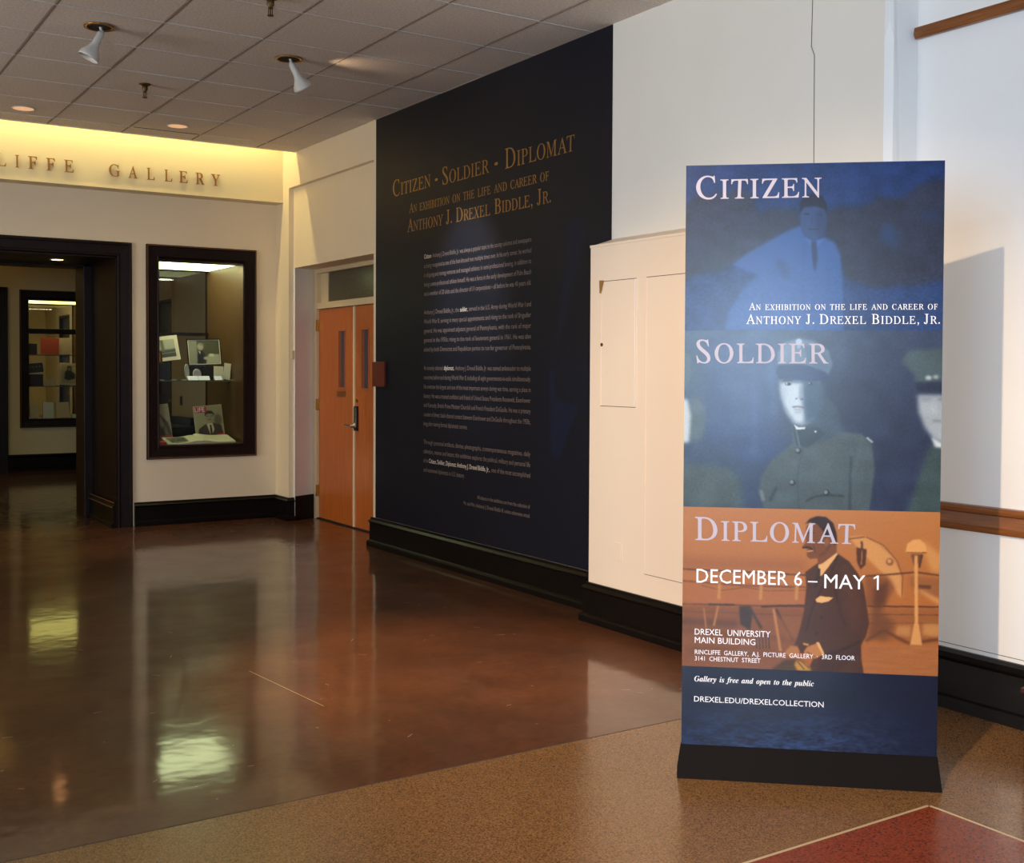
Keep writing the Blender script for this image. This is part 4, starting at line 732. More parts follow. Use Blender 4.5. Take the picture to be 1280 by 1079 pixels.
# ================================================================== THINGS
# ---- navy exhibition text panel on the right wall
PY0, PY1 = 8.57, 5.43
cv = Canvas(628, 660, (11, 13, 25))
def W(*pts): return [(a*200, 660-b*200+28) for a, b in pts]
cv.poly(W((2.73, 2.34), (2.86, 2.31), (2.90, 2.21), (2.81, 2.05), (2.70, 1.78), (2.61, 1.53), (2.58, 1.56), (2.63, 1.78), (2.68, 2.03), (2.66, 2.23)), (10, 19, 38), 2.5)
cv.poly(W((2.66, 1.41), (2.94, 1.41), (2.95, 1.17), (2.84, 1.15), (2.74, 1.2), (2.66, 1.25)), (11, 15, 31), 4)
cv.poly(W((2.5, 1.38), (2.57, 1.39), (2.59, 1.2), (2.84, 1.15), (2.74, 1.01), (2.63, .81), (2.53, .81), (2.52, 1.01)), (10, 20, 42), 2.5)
pn = thing('exhibition_wall_panel', 'floor-to-ceiling navy blue exhibition text panel with gold title on right wall', 'wall panel', (4.205, 7.0, .238))
box('panel_sheet', (4.2052, 4.2098, PY1, PY0, .24, 3.506), M['navy'], pn)
q = quad((4.2048, PY0-.002, .245), (4.2048, PY1+.002, .245), (4.2048, PY1+.002, 3.505), (4.2048, PY0-.002, 3.505))
link('printed_background', q, cv.material('navy_print', .5, .28, .2, 260), pn)
AX = (0, -1, 0); NX = (-1, 0, 0); O1 = (4.2046, 0, 0)
def wallser(name, s, ya, yb, z, cap, small, m, parent=pn):
    me = poly_mesh(serif(s, small)); link(name, place(me, (O1[0], ya, 0), AX, ya-yb, cap, z, 0, NX, .0012), m, parent)
wallser('title_lettering', 'Citizen', 8.263, 7.643, 2.838, .128, .74, M['gold_ink'])
wallser('title_dot', '·', 7.575, 7.53, 2.815, .13, .74, M['gold_ink'])
wallser('title_lettering', 'Soldier', 7.46, 6.805, 2.828, .128, .74, M['gold_ink'])
wallser('title_dot', '·', 6.735, 6.69, 2.81, .13, .74, M['gold_ink'])
wallser('title_lettering', 'Diplomat', 6.603, 5.801, 2.823, .136, .74, M['gold_ink'])
wallser('subtitle_lettering', 'An exhibition on the life and career of', 7.984, 6.079, 2.678, .076, .76, M['gold_ink'])
wallser('name_lettering', 'Anthony J. Drexel Biddle, Jr.', 8.015, 6.054, 2.533, .103, .76, M['gold_ink'])
me = sans_mesh('H'); CAPM = max(v.co.y for v in me.vertices); bpy.data.meshes.remove(me)
YL, YR = 7.738, 6.275
TXT = {0: [('Citizen', 0, .075, 1), ('Anthony J. Drexel Biddle, Jr. was always a popular topic in the society columns and newspapers', .088, 1, 0)],
 1: 'as being recognized as one of the best-dressed men multiple times over. In his early career, he worked',
 2: 'in shipping and mining ventures and managed athletes in semi-professional boxing, in addition to',
 3: 'being a semi-professional athlete himself. He was a force in the early development of Palm Beach',
 4: 'and a member of 20 clubs and the director of 11 corporations – all before he was 40 years old.',
 6: [('Anthony J. Drexel Biddle, Jr., the', 0, .36, 0), ('soldier,', .372, .443, 1), ('served in the U.S. Army during World War I and', .458, 1, 0)],
 7: 'World War II, serving in many special appointments and rising to the rank of Brigadier',
 8: 'general. He was appointed adjutant general of Pennsylvania, with the rank of major',
 9: 'general in the 1950s, rising to the rank of lieutenant general in 1961. He was also',
 10: 'asked by both Democrat and Republican parties to run for governor of Pennsylvania.',
 12: [('An innately talented', 0, .2, 0), ('diplomat,', .212, .313, 1), ('Anthony J. Drexel Biddle, Jr. was named ambassador to multiple', .326, 1, 0)],
 13: 'countries before and during World War II, including all eight governments-in-exile simultaneously.',
 14: 'He oversaw the largest and one of the most important envoys during war time, earning a place in',
 15: 'history. He was a trusted confidant and friend of United States Presidents Roosevelt, Eisenhower',
 16: 'and Kennedy, British Prime Minister Churchill and French President DeGaulle. He was a primary',
 17: 'conduit of direct, back-channel contact between Eisenhower and DeGaulle throughout the 1950s,',
 18: [('long after leaving formal diplomatic service.', 0, .445, 0)],
 20: 'Through personal artifacts, diaries, photographs, contemporaneous magazines, daily',
 21: 'calendars, memos and letters, this exhibition explores the political, military and personal life',
 22: [('of the', 0, .05, 0), ('Citizen, Soldier, Diplomat: Anthony J. Drexel Biddle, Jr.,', .058, .655, 1), ('one of the most accomplished', .67, 1, 0)],
 23: [('and esteemed diplomats in U.S. history.', 0, .42, 0)],
 24.9: [('All objects in the exhibition are from the collection of', .542, 1, 2)], 25.75: [('Mr. and Mrs. Anthony J. Drexel Biddle III, unless otherwise noted.', .413, 1, 2)]}
for k, v in TXT.items():
    z = 2.316-.0704*k-.011
    for s, a, b, bold in (v if isinstance(v, list) else [(v, 0, 1, 0)]):
        me = sans_mesh(s, 0)
        link('text_line', place(me, (O1[0], YL-(YL-YR)*a, 0), AX, (YL-YR)*(b-a), .033 if bold != 2 else .027, z, 0, NX, .0012, capm=CAPM), M['inkb'] if bold == 1 else M['ink'], pn)

pl = center(box('wooden_plaque', (4.182, 4.2045, 8.375, 8.59, 1.322, 1.525), M['plaque'], bev=.004))
tag(pl, 'small square reddish wooden plaque at the left edge of the navy panel', 'plaque')
eb = center(box('wall_box', (4.235, 4.2605, 10.434, 10.458, 1.556, 1.638), M['jamb'], bev=.003)); tag(eb, 'tiny beige electrical box on the wall just left of the wooden doors', 'switch')

# ---- white boxed-in chase in front of the right wall
ch = thing('boxed_in_chase', 'cream painted boxed-in wall cabinet with sloping top behind the banner', 'wall cabinet', (4.03, 4.65, 0))
XB = 4.03; YA, YB2 = 3.9, 5.395
v = [(XB, YA, 0), (XB, YB2, 0), (4.209, YB2, 0), (4.209, YA, 0), (XB, YA, 2.186), (XB, YB2, 2.186), (4.209, YB2, 2.243), (4.209, YA, 2.243)]
link('body', from_py(v, [(0, 1, 2, 3), (4, 7, 6, 5), (0, 4, 5, 1), (1, 5, 6, 2), (2, 6, 7, 3), (3, 7, 4, 0)]), M['chase'], ch)
link('top_strip', boxes([(XB-.006, XB, YA, YB2, 2.176, 2.190)]), M['chase'], ch)
def pnl(name, ya, yb, za, zb):
    o = link(name, boxes([(XB-.004, XB+.002, ya, yb, za, zb)], .0015), M['chase'], ch)
    box('panel_gap', (XB-.0012, XB, ya-.004, yb+.004, zb, zb+.0035), M['seam'], o); box('panel_gap', (XB-.0012, XB, ya-.004, yb+.004, za-.003, za), M['seam'], o)
    box('edge_bead', (XB-.0075, XB-.002, ya-.002, ya+.004, za, zb), M['wallwhite'], o, .0015); box('edge_bead', (XB-.0065, XB-.002, yb-.004, yb+.002, za, zb), M['chase'], o, .0015)  # first bead has a lighter paint to stand for its highlight
    return o
a = pnl('access_door', 4.976, 5.287, 1.263, 1.973)
link('lock_hole', lathe([(0, 0), (.010, 0), (.010, .004), (0, .004)], (XB-.004, 5.277, 1.613), (-1, 0, 0), 16), M['seam'], a)
link('torn_paint', from_py([(XB-.009, 5.300, 1.982), (XB-.009, 5.258, 1.980), (XB-.009, 5.283, 1.905), (XB-.009, 5.297, 1.91)], [(0, 1, 2, 3)]), M['patch'], a)
pnl('large_panel', 4.05, 4.882, .352, 1.973)
link('cover_plate', boxes([(XB-.005, XB, 5.087, 5.160, .388, .494)], .002), M['chase'], ch)
link('chase_baseboard', sweep([(XB, YA), (XB, YB2), (4.205, YB2)], [(o, z*.96) for o, z in BP]), M['black'], ch)

# ---- standing banner
B1 = Vector((2.741, 3.127, 0)); d = Vector((.75195, -.65922, 0)); nn = Vector((-.65922, -.75195, 0))
bn = thing('standing_banner', 'tall free-standing exhibition banner with three printed photographs and black foot', 'banner', tuple(B1+d*.45-nn*.06))
def bp_(u, s, z): return B1+d*u-nn*s+Vector((0, 0, z))
S0 = .055; U0, U1, Z0, Z1 = .012, .905, .100, 2.206
vb = [bp_(u, s, z) for u in (U0, U1) for s in (S0, S0+.014) for z in (Z0, Z1)]
link('panel_board', from_py(vb, [(0, 1, 3, 2), (4, 6, 7, 5), (0, 4, 5, 1), (2, 3, 7, 6), (0, 2, 6, 4), (1, 5, 7, 3)]), M['lampwhite'], bn)
ft = [(-.002, 0), (.907, 0)]
vb = [bp_(-.003, 0, 0), bp_(.914, 0, 0), bp_(.914, .125, 0), bp_(-.003, .125, 0), bp_(U0-.002, S0-.003, .108), bp_(U1+.002, S0-.003, .108), bp_(U1+.002, S0+.018, .108), bp_(U0-.002, S0+.018, .108)]
link('foot', from_py(vb, [(0, 3, 2, 1), (4, 5, 6, 7), (0, 1, 5, 4), (1, 2, 6, 5), (2, 3, 7, 6), (3, 0, 4, 7)]), M['baseblk'], bn)

K = 640; KH = 1480; cv = Canvas(K, KH, (36, 58, 104))
def P(n, *pts):
    oy = {1: 190, 2: 400, 3: 620}[n]; out = []
    for cx, cy in pts:
        x = 840+cx/3.5556; y = oy+cy/3.5556
        xl = 859-9.3*(y-207)/729; ww = 323-4.5*(y-207)/735; t = (x-xl)/ww
        yt = 207-5.5*t; yb = 935.7+11.8*t; out.append((t*K, (y-yt)/(yb-yt)*KH))
    return out
def uvp(n, x, y): return P(n, (x, y))[0]
def ep(n, cx, cy, rx, ry, col, bl=.8, al=1, rot=0):
    x, y = uvp(n, cx, cy); cv.ell(x, y, rx*2/3.5556, ry*2/3.5556, col, bl, al, rot)
def pp(n, pts, col, bl=.8, al=1): cv.poly(P(n, *pts), col, bl, al)
def ll(n, pts, wd, col, bl=.6, al=1): cv.line(P(n, *pts), wd*2/3.5556, col, bl, al)
y1 = uvp(1, 600, 790)[1]; y2 = uvp(3, 600, 55)[1]; y3 = uvp(3, 600, 778)[1]
# citizen
for i in range(int(y1)+1):
    t = i/y1; cv.a[i, :] = np.array((34, 54, 98))*(1-t)+np.array((50, 66, 106))*t
TR = (56, 49, 62)
pp(1, [(60, 230), (110, 200), (200, 190), (300, 165), (360, 180), (400, 285), (440, 250), (500, 245), (580, 265), (590, 340), (480, 370), (400, 430), (330, 470), (230, 520), (60, 560)], TR, 7, .9)
pp(1, [(690, 270), (760, 243), (830, 250), (900, 225), (920, 195), (980, 210), (1050, 195), (1100, 145), (1160, 130), (1225, 125), (1225, 560), (1100, 590), (900, 600), (780, 560), (740, 420), (690, 380)], TR, 6, .95)
m_ = np.ones((int(y1), K)); cv.noise(0, y1, 4, 4, (5, 5, 8), 3); cv.noise(0, y1, 30, 24, (6, 6, 9), 5)
pp(1, [(940, 330), (980, 320), (1020, 380), (990, 430), (930, 380)], (50, 66, 104), 8, .7)
pp(1, [(1100, 270), (1180, 265), (1215, 300), (1130, 300)], (44, 58, 96), 8, .7)
SH = (72, 96, 146)
pp(1, [(585, 325), (530, 345), (440, 395), (340, 450), (278, 497), (330, 522), (390, 540), (330, 600), (260, 700), (240, 790), (770, 790), (770, 620), (760, 460), (735, 400), (690, 380), (640, 395), (605, 375)], SH, 3, .85)
pp(1, [(465, 470), (510, 480), (545, 560), (500, 560)], (52, 66, 100), 5, .6); ll(1, [(360, 540), (290, 650)], 8, (56, 74, 116), 3, .6)
ll(1, [(600, 400), (590, 560), (600, 780)], 8, (60, 80, 126), 3, .5); ll(1, [(700, 470), (715, 780)], 8, (60, 80, 126), 3, .5)
ep(1, 640, 300, 58, 88, (62, 72, 108), 2)
pp(1, [(578, 270), (580, 225), (600, 195), (640, 185), (680, 195), (700, 230), (702, 280), (690, 255), (650, 240), (600, 245)], (34, 32, 50), 2)
ll(1, [(598, 275), (622, 275)], 7, (42, 46, 74), 1); ll(1, [(655, 278), (682, 278)], 7, (42, 46, 74), 1); ll(1, [(636, 285), (632, 318)], 5, (50, 58, 90), 1.2); ll(1, [(618, 342), (660, 342)], 5, (42, 46, 74), 1)
ep(1, 672, 315, 24, 62, (50, 56, 86), 4, .7); pp(1, [(600, 375), (640, 395), (690, 380), (660, 420), (630, 415)], (86, 108, 156), 2, .7)
pp(1, [(630, 395), (652, 395), (658, 470), (645, 540), (634, 470)], (44, 52, 84), 2)
cv.noise(y1*.62, y1, 5, 3, (5, 7, 10), 8)
# soldier
a0, a1 = int(y1), int(y2)
xx = np.linspace(0, 1, K)[None, :, None]; yy = np.linspace(0, 1, a1-a0)[:, None, None]
cv.a[a0:a1] = np.array((66, 84, 104))*(1-xx)+np.array((52, 60, 84))*xx-yy*np.array((14, 16, 14))
pp(2, [(140, 60), (470, 60), (470, 480), (540, 540), (430, 640), (300, 640), (250, 560), (150, 540)], (54, 72, 112), 14, .75)
pp(2, [(360, 200), (385, 200), (380, 600), (362, 600)], (76, 98, 142), 8, .5); pp(2, [(440, 120), (470, 120), (470, 460), (450, 420)], (80, 104, 150), 8, .45)
pp(2, [(700, 240), (1080, 220), (1100, 420), (1160, 560), (1060, 840), (880, 840), (900, 560), (760, 480), (660, 440)], (42, 48, 72), 14, .85)
# left figure, out of focus
pp(2, [(50, 130), (80, 150), (90, 240), (60, 300), (50, 300)], (84, 100, 104), 6, .8)
ep(2, 105, 440, 46, 100, (80, 94, 98), 7); pp(2, [(45, 345), (70, 350), (84, 420), (76, 540), (45, 545)], (196, 198, 196), 4)
pp(2, [(45, 640), (170, 640), (270, 660), (310, 720), (320, 830), (45, 830)], (72, 84, 84), 9); pp(2, [(150, 700), (200, 720), (190, 830), (120, 830)], (88, 98, 94), 8, .6)
# central figure
pp(2, [(540, 445), (545, 540), (450, 620), (402, 690), (388, 760), (412, 832), (880, 850), (906, 650), (892, 545), (850, 500), (760, 490), (720, 440), (690, 430)], (74, 84, 86), 2.5)
pp(2, [(660, 300), (740, 380), (770, 490), (690, 530), (600, 560), (545, 540), (600, 470)], (58, 72, 86), 4, .9)
pp(2, [(545, 450), (560, 475), (610, 478), (650, 465), (690, 500), (610, 560), (560, 550), (548, 500)], (48, 60, 68), 2)
ll(2, [(556, 470), (575, 560)], 6, (96, 108, 116), 1.2, .8)
pp(2, [(488, 258), (486, 300), (500, 365), (520, 415), (552, 455), (590, 468), (625, 450), (652, 400), (668, 320), (665, 250)], (96, 112, 128), 2.2)
pp(2, [(490, 262), (489, 300), (502, 362), (524, 412), (556, 452), (586, 458), (598, 430), (590, 380), (584, 330), (590, 268)], (188, 196, 202), 5)
pp(2, [(598, 262), (662, 252), (684, 300), (676, 380), (642, 446), (604, 446), (598, 380), (592, 320)], (62, 80, 98), 5, .95)
pp(2, [(486, 258), (560, 262), (662, 250), (662, 272), (600, 276), (486, 272)], (70, 82, 100), 3.5, .85)
ll(2, [(500, 264), (546, 262)], 8, (56, 60, 70), 1.8); ep(2, 525, 280, 14, 6, (60, 62, 68), 1.4); ep(2, 527, 280, 6, 5, (22, 26, 34), .9); ep(2, 519, 278, 3, 3, (222, 228, 232), .6)
ll(2, [(604, 260), (648, 262)], 8, (46, 56, 70), 1.8); ep(2, 625, 278, 13, 6, (52, 60, 72), 1.4); ep(2, 625, 278, 6, 5, (26, 32, 42), .9); ep(2, 619, 276, 3, 3, (176, 192, 206), .6)
pp(2, [(574, 282), (584, 282), (594, 332), (586, 346), (566, 342), (574, 330)], (128, 138, 148), 2.6, .8); ll(2, [(556, 343), (564, 346)], 5, (70, 72, 80), 1.2); ll(2, [(578, 348), (592, 345)], 5, (66, 72, 84), 1.4)
ll(2, [(542, 382), (566, 379), (596, 384)], 6, (92, 84, 90), 1.4); ll(2, [(548, 392), (586, 393)], 7, (140, 138, 142), 2, .8); ll(2, [(552, 404), (582, 405)], 5, (116, 122, 130), 2, .7); ep(2, 566, 432, 20, 11, (200, 206, 210), 4, .6)
ep(2, 506, 318, 12, 30, (164, 174, 182), 5, .6, .2); pp(2, [(498, 360), (530, 420), (560, 456), (540, 450), (510, 400)], (126, 138, 148), 3, .8)
pp(2, [(548, 458), (570, 472), (600, 470), (598, 480), (560, 482)], (214, 218, 220), 1)
pp(2, [(478, 200), (480, 140), (510, 95), (570, 78), (640, 88), (700, 130), (720, 190), (700, 240), (600, 190)], (104, 122, 140), 3)
pp(2, [(590, 100), (700, 135), (715, 200), (690, 235), (610, 190)], (74, 92, 112), 5, .8)
pp(2, [(478, 196), (540, 192), (620, 200), (690, 225), (720, 262), (640, 266), (560, 262), (486, 258), (470, 230)], (40, 56, 92), 1.8)
ep(2, 573, 92, 14, 14, (170, 182, 196), 1.2); ep(2, 573, 112, 8, 10, (150, 164, 180), 1)
ll(2, [(800, 600), (795, 840)], 9, (46, 54, 58), 2.5, .9); ll(2, [(850, 510), (830, 620), (800, 700)], 10, (92, 102, 102), 4, .5)
ll(2, [(600, 800), (640, 780), (690, 772), (770, 776)], 8, (48, 56, 58), 1.8); ll(2, [(440, 800), (470, 740)], 10, (44, 52, 56), 2.5)
pp(2, [(392, 750), (410, 756), (420, 800), (404, 800)], (110, 118, 116), 2)
ll(2, [(590, 560), (560, 700), (570, 835)], 5, (54, 64, 66), 2, .8); pp(2, [(640, 560), (760, 540), (780, 660), (680, 740), (620, 700)], (84, 94, 94), 9, .6)
for x_, y_ in ((568, 576), (541, 718), (692, 762)): ep(2, x_, y_, 14, 14, (40, 46, 48), .8); ep(2, x_-3, y_-3, 9, 9, (120, 128, 130), 1)
ll(2, [(870, 515), (896, 537)], 9, (176, 178, 170), 1.5); ep(2, 645, 490, 5, 5, (190, 196, 200), .8)
# right figure, out of focus
pp(2, [(1150, 540), (1110, 640), (1080, 740), (1040, 850), (1225, 850), (1225, 560)], (60, 74, 72), 6)
pp(2, [(1022, 180), (1050, 135), (1110, 125), (1225, 118), (1225, 275), (1090, 275), (1075, 230)], (74, 88, 90), 5)
pp(2, [(1078, 272), (1225, 265), (1225, 325), (1095, 325)], (36, 42, 62), 4); ep(2, 1140, 250, 14, 9, (206, 206, 200), 3); ep(2, 1172, 246, 11, 8, (190, 190, 186), 3)
pp(2, [(1092, 325), (1096, 400), (1122, 470), (1160, 520), (1225, 550), (1225, 325)], (170, 172, 172), 5)
ll(2, [(1110, 345), (1150, 345)], 10, (110, 112, 118), 4, .8); ll(2, [(1180, 345), (1215, 345)], 10, (100, 102, 110), 4, .8); ll(2, [(1160, 440), (1205, 442)], 9, (112, 110, 112), 3, .8); pp(2, [(1150, 360), (1175, 370), (1178, 410), (1150, 410)], (190, 190, 188), 5, .6)
pp(2, [(1150, 510), (1215, 550), (1225, 565), (1165, 555)], (216, 214, 208), 3)
cv.noise(a0, a1, 3, 3, (5, 5, 5), 12); cv.noise(a0, a1, 40, 30, (5, 6, 7), 14)
# diplomat
b0, b1 = int(y2), int(y3)
yy = np.linspace(0, 1, b1-b0)[:, None, None]
cv.a[b0:b1] = np.array((178, 112, 74))*(1-yy)+np.array((166, 92, 54))*yy+xx*np.array((6, -2, -14))
pp(3, [(40, 270), (600, 280), (600, 330), (40, 325)], (150, 88, 58), 9, .8)
pp(3, [(40, 380), (600, 400), (600, 480), (40, 480)], (166, 96, 60), 3); pp(3, [(40, 485), (600, 490), (560, 700), (480, 790), (40, 770)], (124, 72, 48), 6, .9)
ll(3, [(40, 325), (600, 348)], 6, (84, 48, 34), 1.2); ll(3, [(40, 378), (330, 398), (600, 402)], 6, (104, 60, 40), 1.5); ll(3, [(40, 482), (600, 490)], 5, (92, 52, 36), 1.2)
ll(3, [(130, 398), (220, 420), (330, 405), (430, 420), (600, 415)], 3, (110, 64, 42), 1)
for x_ in (212, 400, 560): ll(3, [(x_, 388), (x_-4, 460)], 14, (196, 128, 80), 2)
ll(3, [(40, 515), (600, 530)], 4, (96, 56, 38), 1.5, .8); ll(3, [(40, 560), (290, 570)], 30, (92, 56, 42), 5, .9); ll(3, [(40, 600), (580, 640)], 16, (100, 58, 40), 5, .8); ll(3, [(60, 690), (450, 700)], 30, (104, 64, 44), 8, .8)
ll(3, [(160, 484), (280, 484)], 8, (66, 40, 30), 1); ll(3, [(205, 490), (185, 580)], 9, (180, 116, 74), 1.5); ll(3, [(140, 500), (150, 590)], 6, (176, 112, 70), 1.5)
pp(3, [(300, 490), (345, 488), (360, 520), (350, 600), (305, 570)], (60, 42, 36), 2); ll(3, [(345, 490), (400, 590)], 12, (64, 44, 38), 2)
ll(3, [(400, 492), (460, 487), (600, 484)], 9, (70, 42, 32), 1); ll(3, [(455, 500), (485, 690)], 12, (184, 118, 74), 1.5); ll(3, [(465, 500), (540, 640)], 9, (62, 42, 34), 2)
for x_ in range(375, 440, 14): ll(3, [(x_, 610), (x_+4, 680)], 5, (66, 44, 34), 1)
pp(3, [(480, 530), (590, 540), (560, 640), (510, 640)], (140, 84, 54), 6, .7)
# right-hand machinery: arc, panels, railing
arc = [(790, 175), (850, 170), (920, 205), (980, 260), (1015, 330), (1025, 440), (1010, 440), (960, 360), (890, 290), (840, 240)]
pp(3, arc, (208, 138, 84), 3); ll(3, [(865, 175), (940, 210), (1000, 280), (1024, 350), (1020, 440)], 5, (132, 78, 50), 1.2); ll(3, [(790, 185), (860, 175)], 5, (110, 64, 42), 1.2)
ep(3, 968, 285, 17, 17, (140, 84, 54), 1.5); ep(3, 966, 282, 9, 9, (206, 140, 90), 1.2)
pp(3, [(822, 222), (868, 230), (862, 300), (840, 320), (825, 290)], (84, 46, 32), 1.5); ll(3, [(846, 195), (848, 230)], 9, (80, 46, 32), 1.5); ll(3, [(848, 235), (844, 300)], 5, (170, 104, 66), 1)
pp(3, [(860, 350), (960, 350), (990, 400), (960, 450), (900, 490), (860, 480)], (128, 72, 44), 5, .9); pp(3, [(900, 400), (960, 370), (950, 480), (890, 560)], (86, 48, 34), 5, .8)
pp(3, [(1100, 180), (1200, 260), (1200, 330), (1150, 330), (1120, 250)], (214, 142, 82), 6, .8); ll(3, [(860, 350), (930, 345), (1080, 330), (1195, 345)], 7, (92, 52, 36), 1.5)
pp(3, [(1050, 350), (1190, 355), (1190, 450), (1120, 430), (1060, 400)], (150, 88, 52), 4, .9); pp(3, [(1075, 385), (1145, 388), (1145, 404), (1080, 404)], (92, 52, 34), 2, .9); pp(3, [(1090, 400), (1190, 455), (1190, 480), (1100, 420)], (220, 150, 92), 4, .8)
pp(3, [(870, 490), (1190, 490), (1190, 640), (870, 640)], (146, 84, 50), 5, .7)
ll(3, [(870, 484), (1190, 484)], 7, (92, 52, 36), 1.2); ll(3, [(870, 520), (1190, 520)], 4, (110, 62, 40), 1.2); ll(3, [(870, 560), (1190, 556)], 4, (120, 70, 44), 1.5)
ll(3, [(860, 640), (940, 590), (1050, 650), (1190, 625)], 12, (86, 48, 34), 3, .9); pp(3, [(900, 480), (990, 560), (950, 640), (870, 620)], (98, 56, 38), 7, .7)
pp(3, [(1000, 570), (1060, 570), (1055, 620), (990, 610)], (196, 128, 78), 4, .8); pp(3, [(1110, 560), (1190, 560), (1190, 620), (1110, 610)], (202, 134, 80), 4, .8)
pp(3, [(845, 655), (1190, 655), (1200, 815), (845, 800)], (168, 98, 58), 3); cv.noise(y3-70, y3-4, 60, 5, (7, 5, 3), 7, x0=440)
# lamp standard
pp(3, [(1036, 245), (1044, 205), (1070, 185), (1100, 185), (1122, 205), (1130, 245)], (224, 150, 88), 1.5); ll(3, [(1040, 243), (1128, 243)], 4, (120, 70, 44), 1)
pp(3, [(1060, 250), (1112, 250), (1096, 300), (1072, 300)], (110, 64, 42), 2); ll(3, [(1082, 255), (1082, 640)], 15, (218, 146, 88), 1.5); pp(3, [(1072, 560), (1092, 560), (1106, 655), (1054, 655)], (216, 144, 86), 1.5); ll(3, [(1108, 252), (1096, 310)], 7, (70, 42, 32), 1.5)
# man
SU = (74, 42, 30)
pp(3, [(735, 246), (790, 285), (830, 340), (852, 390), (866, 480), (877, 560), (862, 620), (838, 660), (842, 720), (854, 800), (600, 790), (640, 700), (600, 660), (560, 640), (590, 510), (602, 400), (596, 335), (655, 292)], SU, 1.6)
pp(3, [(535, 690), (556, 640), (590, 560), (620, 600), (610, 690), (580, 700)], SU, 2)
pp(3, [(655, 300), (672, 292), (735, 246), (742, 252), (700, 310), (668, 352), (655, 345)], (226, 164, 110), 1.2); pp(3, [(652, 315), (664, 320), (660, 370), (640, 420), (634, 400)], (54, 38, 36), 1.2)
pp(3, [(602, 128), (598, 175), (600, 200), (584, 222), (606, 232), (604, 262), (618, 276), (650, 272), (656, 300), (676, 292), (736, 244), (738, 180), (700, 120), (640, 105)], (118, 66, 42), 1.4)
pp(3, [(596, 120), (618, 96), (650, 84), (690, 88), (722, 115), (736, 160), (736, 205), (724, 214), (712, 180), (700, 165), (690, 190), (676, 150), (650, 118), (620, 112)], (48, 30, 28), 1.5)
ll(3, [(608, 160), (634, 158)], 6, (52, 30, 24), 1); ep(3, 622, 170, 9, 4, (46, 28, 22), .8); ll(3, [(584, 226), (612, 222), (630, 234)], 7, (48, 28, 22), 1); ll(3, [(606, 242), (632, 238)], 5, (206, 150, 110), .8); ll(3, [(634, 215), (642, 250)], 4, (84, 46, 30), 1.2)
ep(3, 692, 200, 10, 20, (140, 84, 54), 1.5); ll(3, [(660, 262), (690, 240), (706, 214)], 10, (80, 44, 30), 3, .7)
ll(3, [(742, 258), (710, 340), (650, 440), (612, 540), (600, 600)], 6, (50, 28, 22), 1.5); ll(3, [(730, 410), (750, 520), (780, 580)], 8, (48, 28, 22), 2.5, .8); pp(3, [(760, 300), (810, 350), (840, 430), (850, 560), (800, 600), (770, 480)], (90, 50, 34), 8, .6)
pp(3, [(640, 456), (662, 440), (690, 444), (722, 446), (700, 464), (668, 472), (646, 468)], (228, 168, 112), 1)
for x_, y_ in ((668, 536), (645, 610)): ep(3, x_, y_, 8, 8, (56, 34, 26), 1)
pp(3, [(664, 700), (840, 640), (838, 700), (700, 800), (640, 790)], (66, 38, 28), 3, .9); ll(3, [(838, 640), (740, 690), (676, 706)], 7, (46, 26, 20), 2)
pp(3, [(646, 652), (668, 672), (678, 700), (640, 722), (600, 712), (588, 690), (604, 668)], (186, 116, 70), 1.6); pp(3, [(642, 648), (656, 646), (680, 700), (672, 706)], (226, 166, 112), 1)
pp(3, [(530, 664), (560, 666), (572, 690), (556, 716), (520, 712), (504, 694)], (176, 108, 66), 1.8); ll(3, [(600, 690), (640, 712)], 4, (110, 64, 42), 1); ll(3, [(596, 704), (630, 720)], 4, (110, 64, 42), 1)
pp(3, [(500, 730), (560, 722), (600, 740), (628, 778), (520, 778), (440, 776)], (74, 48, 32), 3); pp(3, [(556, 728), (600, 742), (624, 776), (560, 778), (545, 750)], (190, 130, 66), 2.5); ll(3, [(585, 655), (610, 660)], 9, (206, 146, 84), 1.2); ll(3, [(560, 735), (590, 770)], 5, (90, 58, 36), 1); ll(3, [(580, 735), (612, 765)], 4, (96, 62, 38), 1)
cv.noise(b0, b1, 3, 2, (4, 3, 2), 22)
# foot of the print: dark water
cv.a[b1:] = np.array((30, 36, 58))
hh = KH-b1; mk = np.clip(np.linspace(-.5, 1.1, hh), 0, 1)[:, None]*np.clip(1.35-np.abs(np.linspace(0, 1, K)-.38)*1.9, .1, 1)[None]
cv.a[b1:] += mk[..., None]*np.array((16, 26, 40)); cv.noise(b1, KH, 26, 7, (13, 18, 25), 31, mk); cv.noise(b1, KH, 9, 3.2, (16, 22, 28), 32, mk); cv.noise(b1, KH, 70, 14, (8, 12, 18), 33, mk)
cv.a[:a0] *= np.array((.62, .8, .92)); cv.a[a0:a1] *= np.array((.84, .88, .92)); cv.a[b1:] *= np.array((.62, .68, .74)); cv.a[b0:b1] *= np.array((.89, .94, .92))
pm = cv.material('banner_print', .24, .34, .2, 420)
fr = link('printed_graphic', quad(bp_(U0, S0-.0008, Z0), bp_(U1, S0-.0008, Z0), bp_(U1, S0-.0008, Z1), bp_(U0, S0-.0008, Z1)), pm, bn)
def bt(name, me, m, a, b, cap, capm=1, tilt=0):
    'a, b: (x, y) corners of the baseline in print units'
    ua, ub = a[0]/K*(U1-U0)+U0, b[0]/K*(U1-U0)+U0; z = Z1-((a[1]+b[1])/2)/KH*(Z1-Z0)
    link(name, place(me, tuple(bp_(0, S0-.0008, 0)), d, ub-ua, cap, z, ua, nn, .0012, capm=capm), m, bn)
cp = 1/3.5556/349
bt('headline_lettering', poly_mesh(serif('Citizen', .84, track=.05), off=.008), M['lilac'], uvp(1, 112, 208), uvp(1, 675, 200), 100*cp)
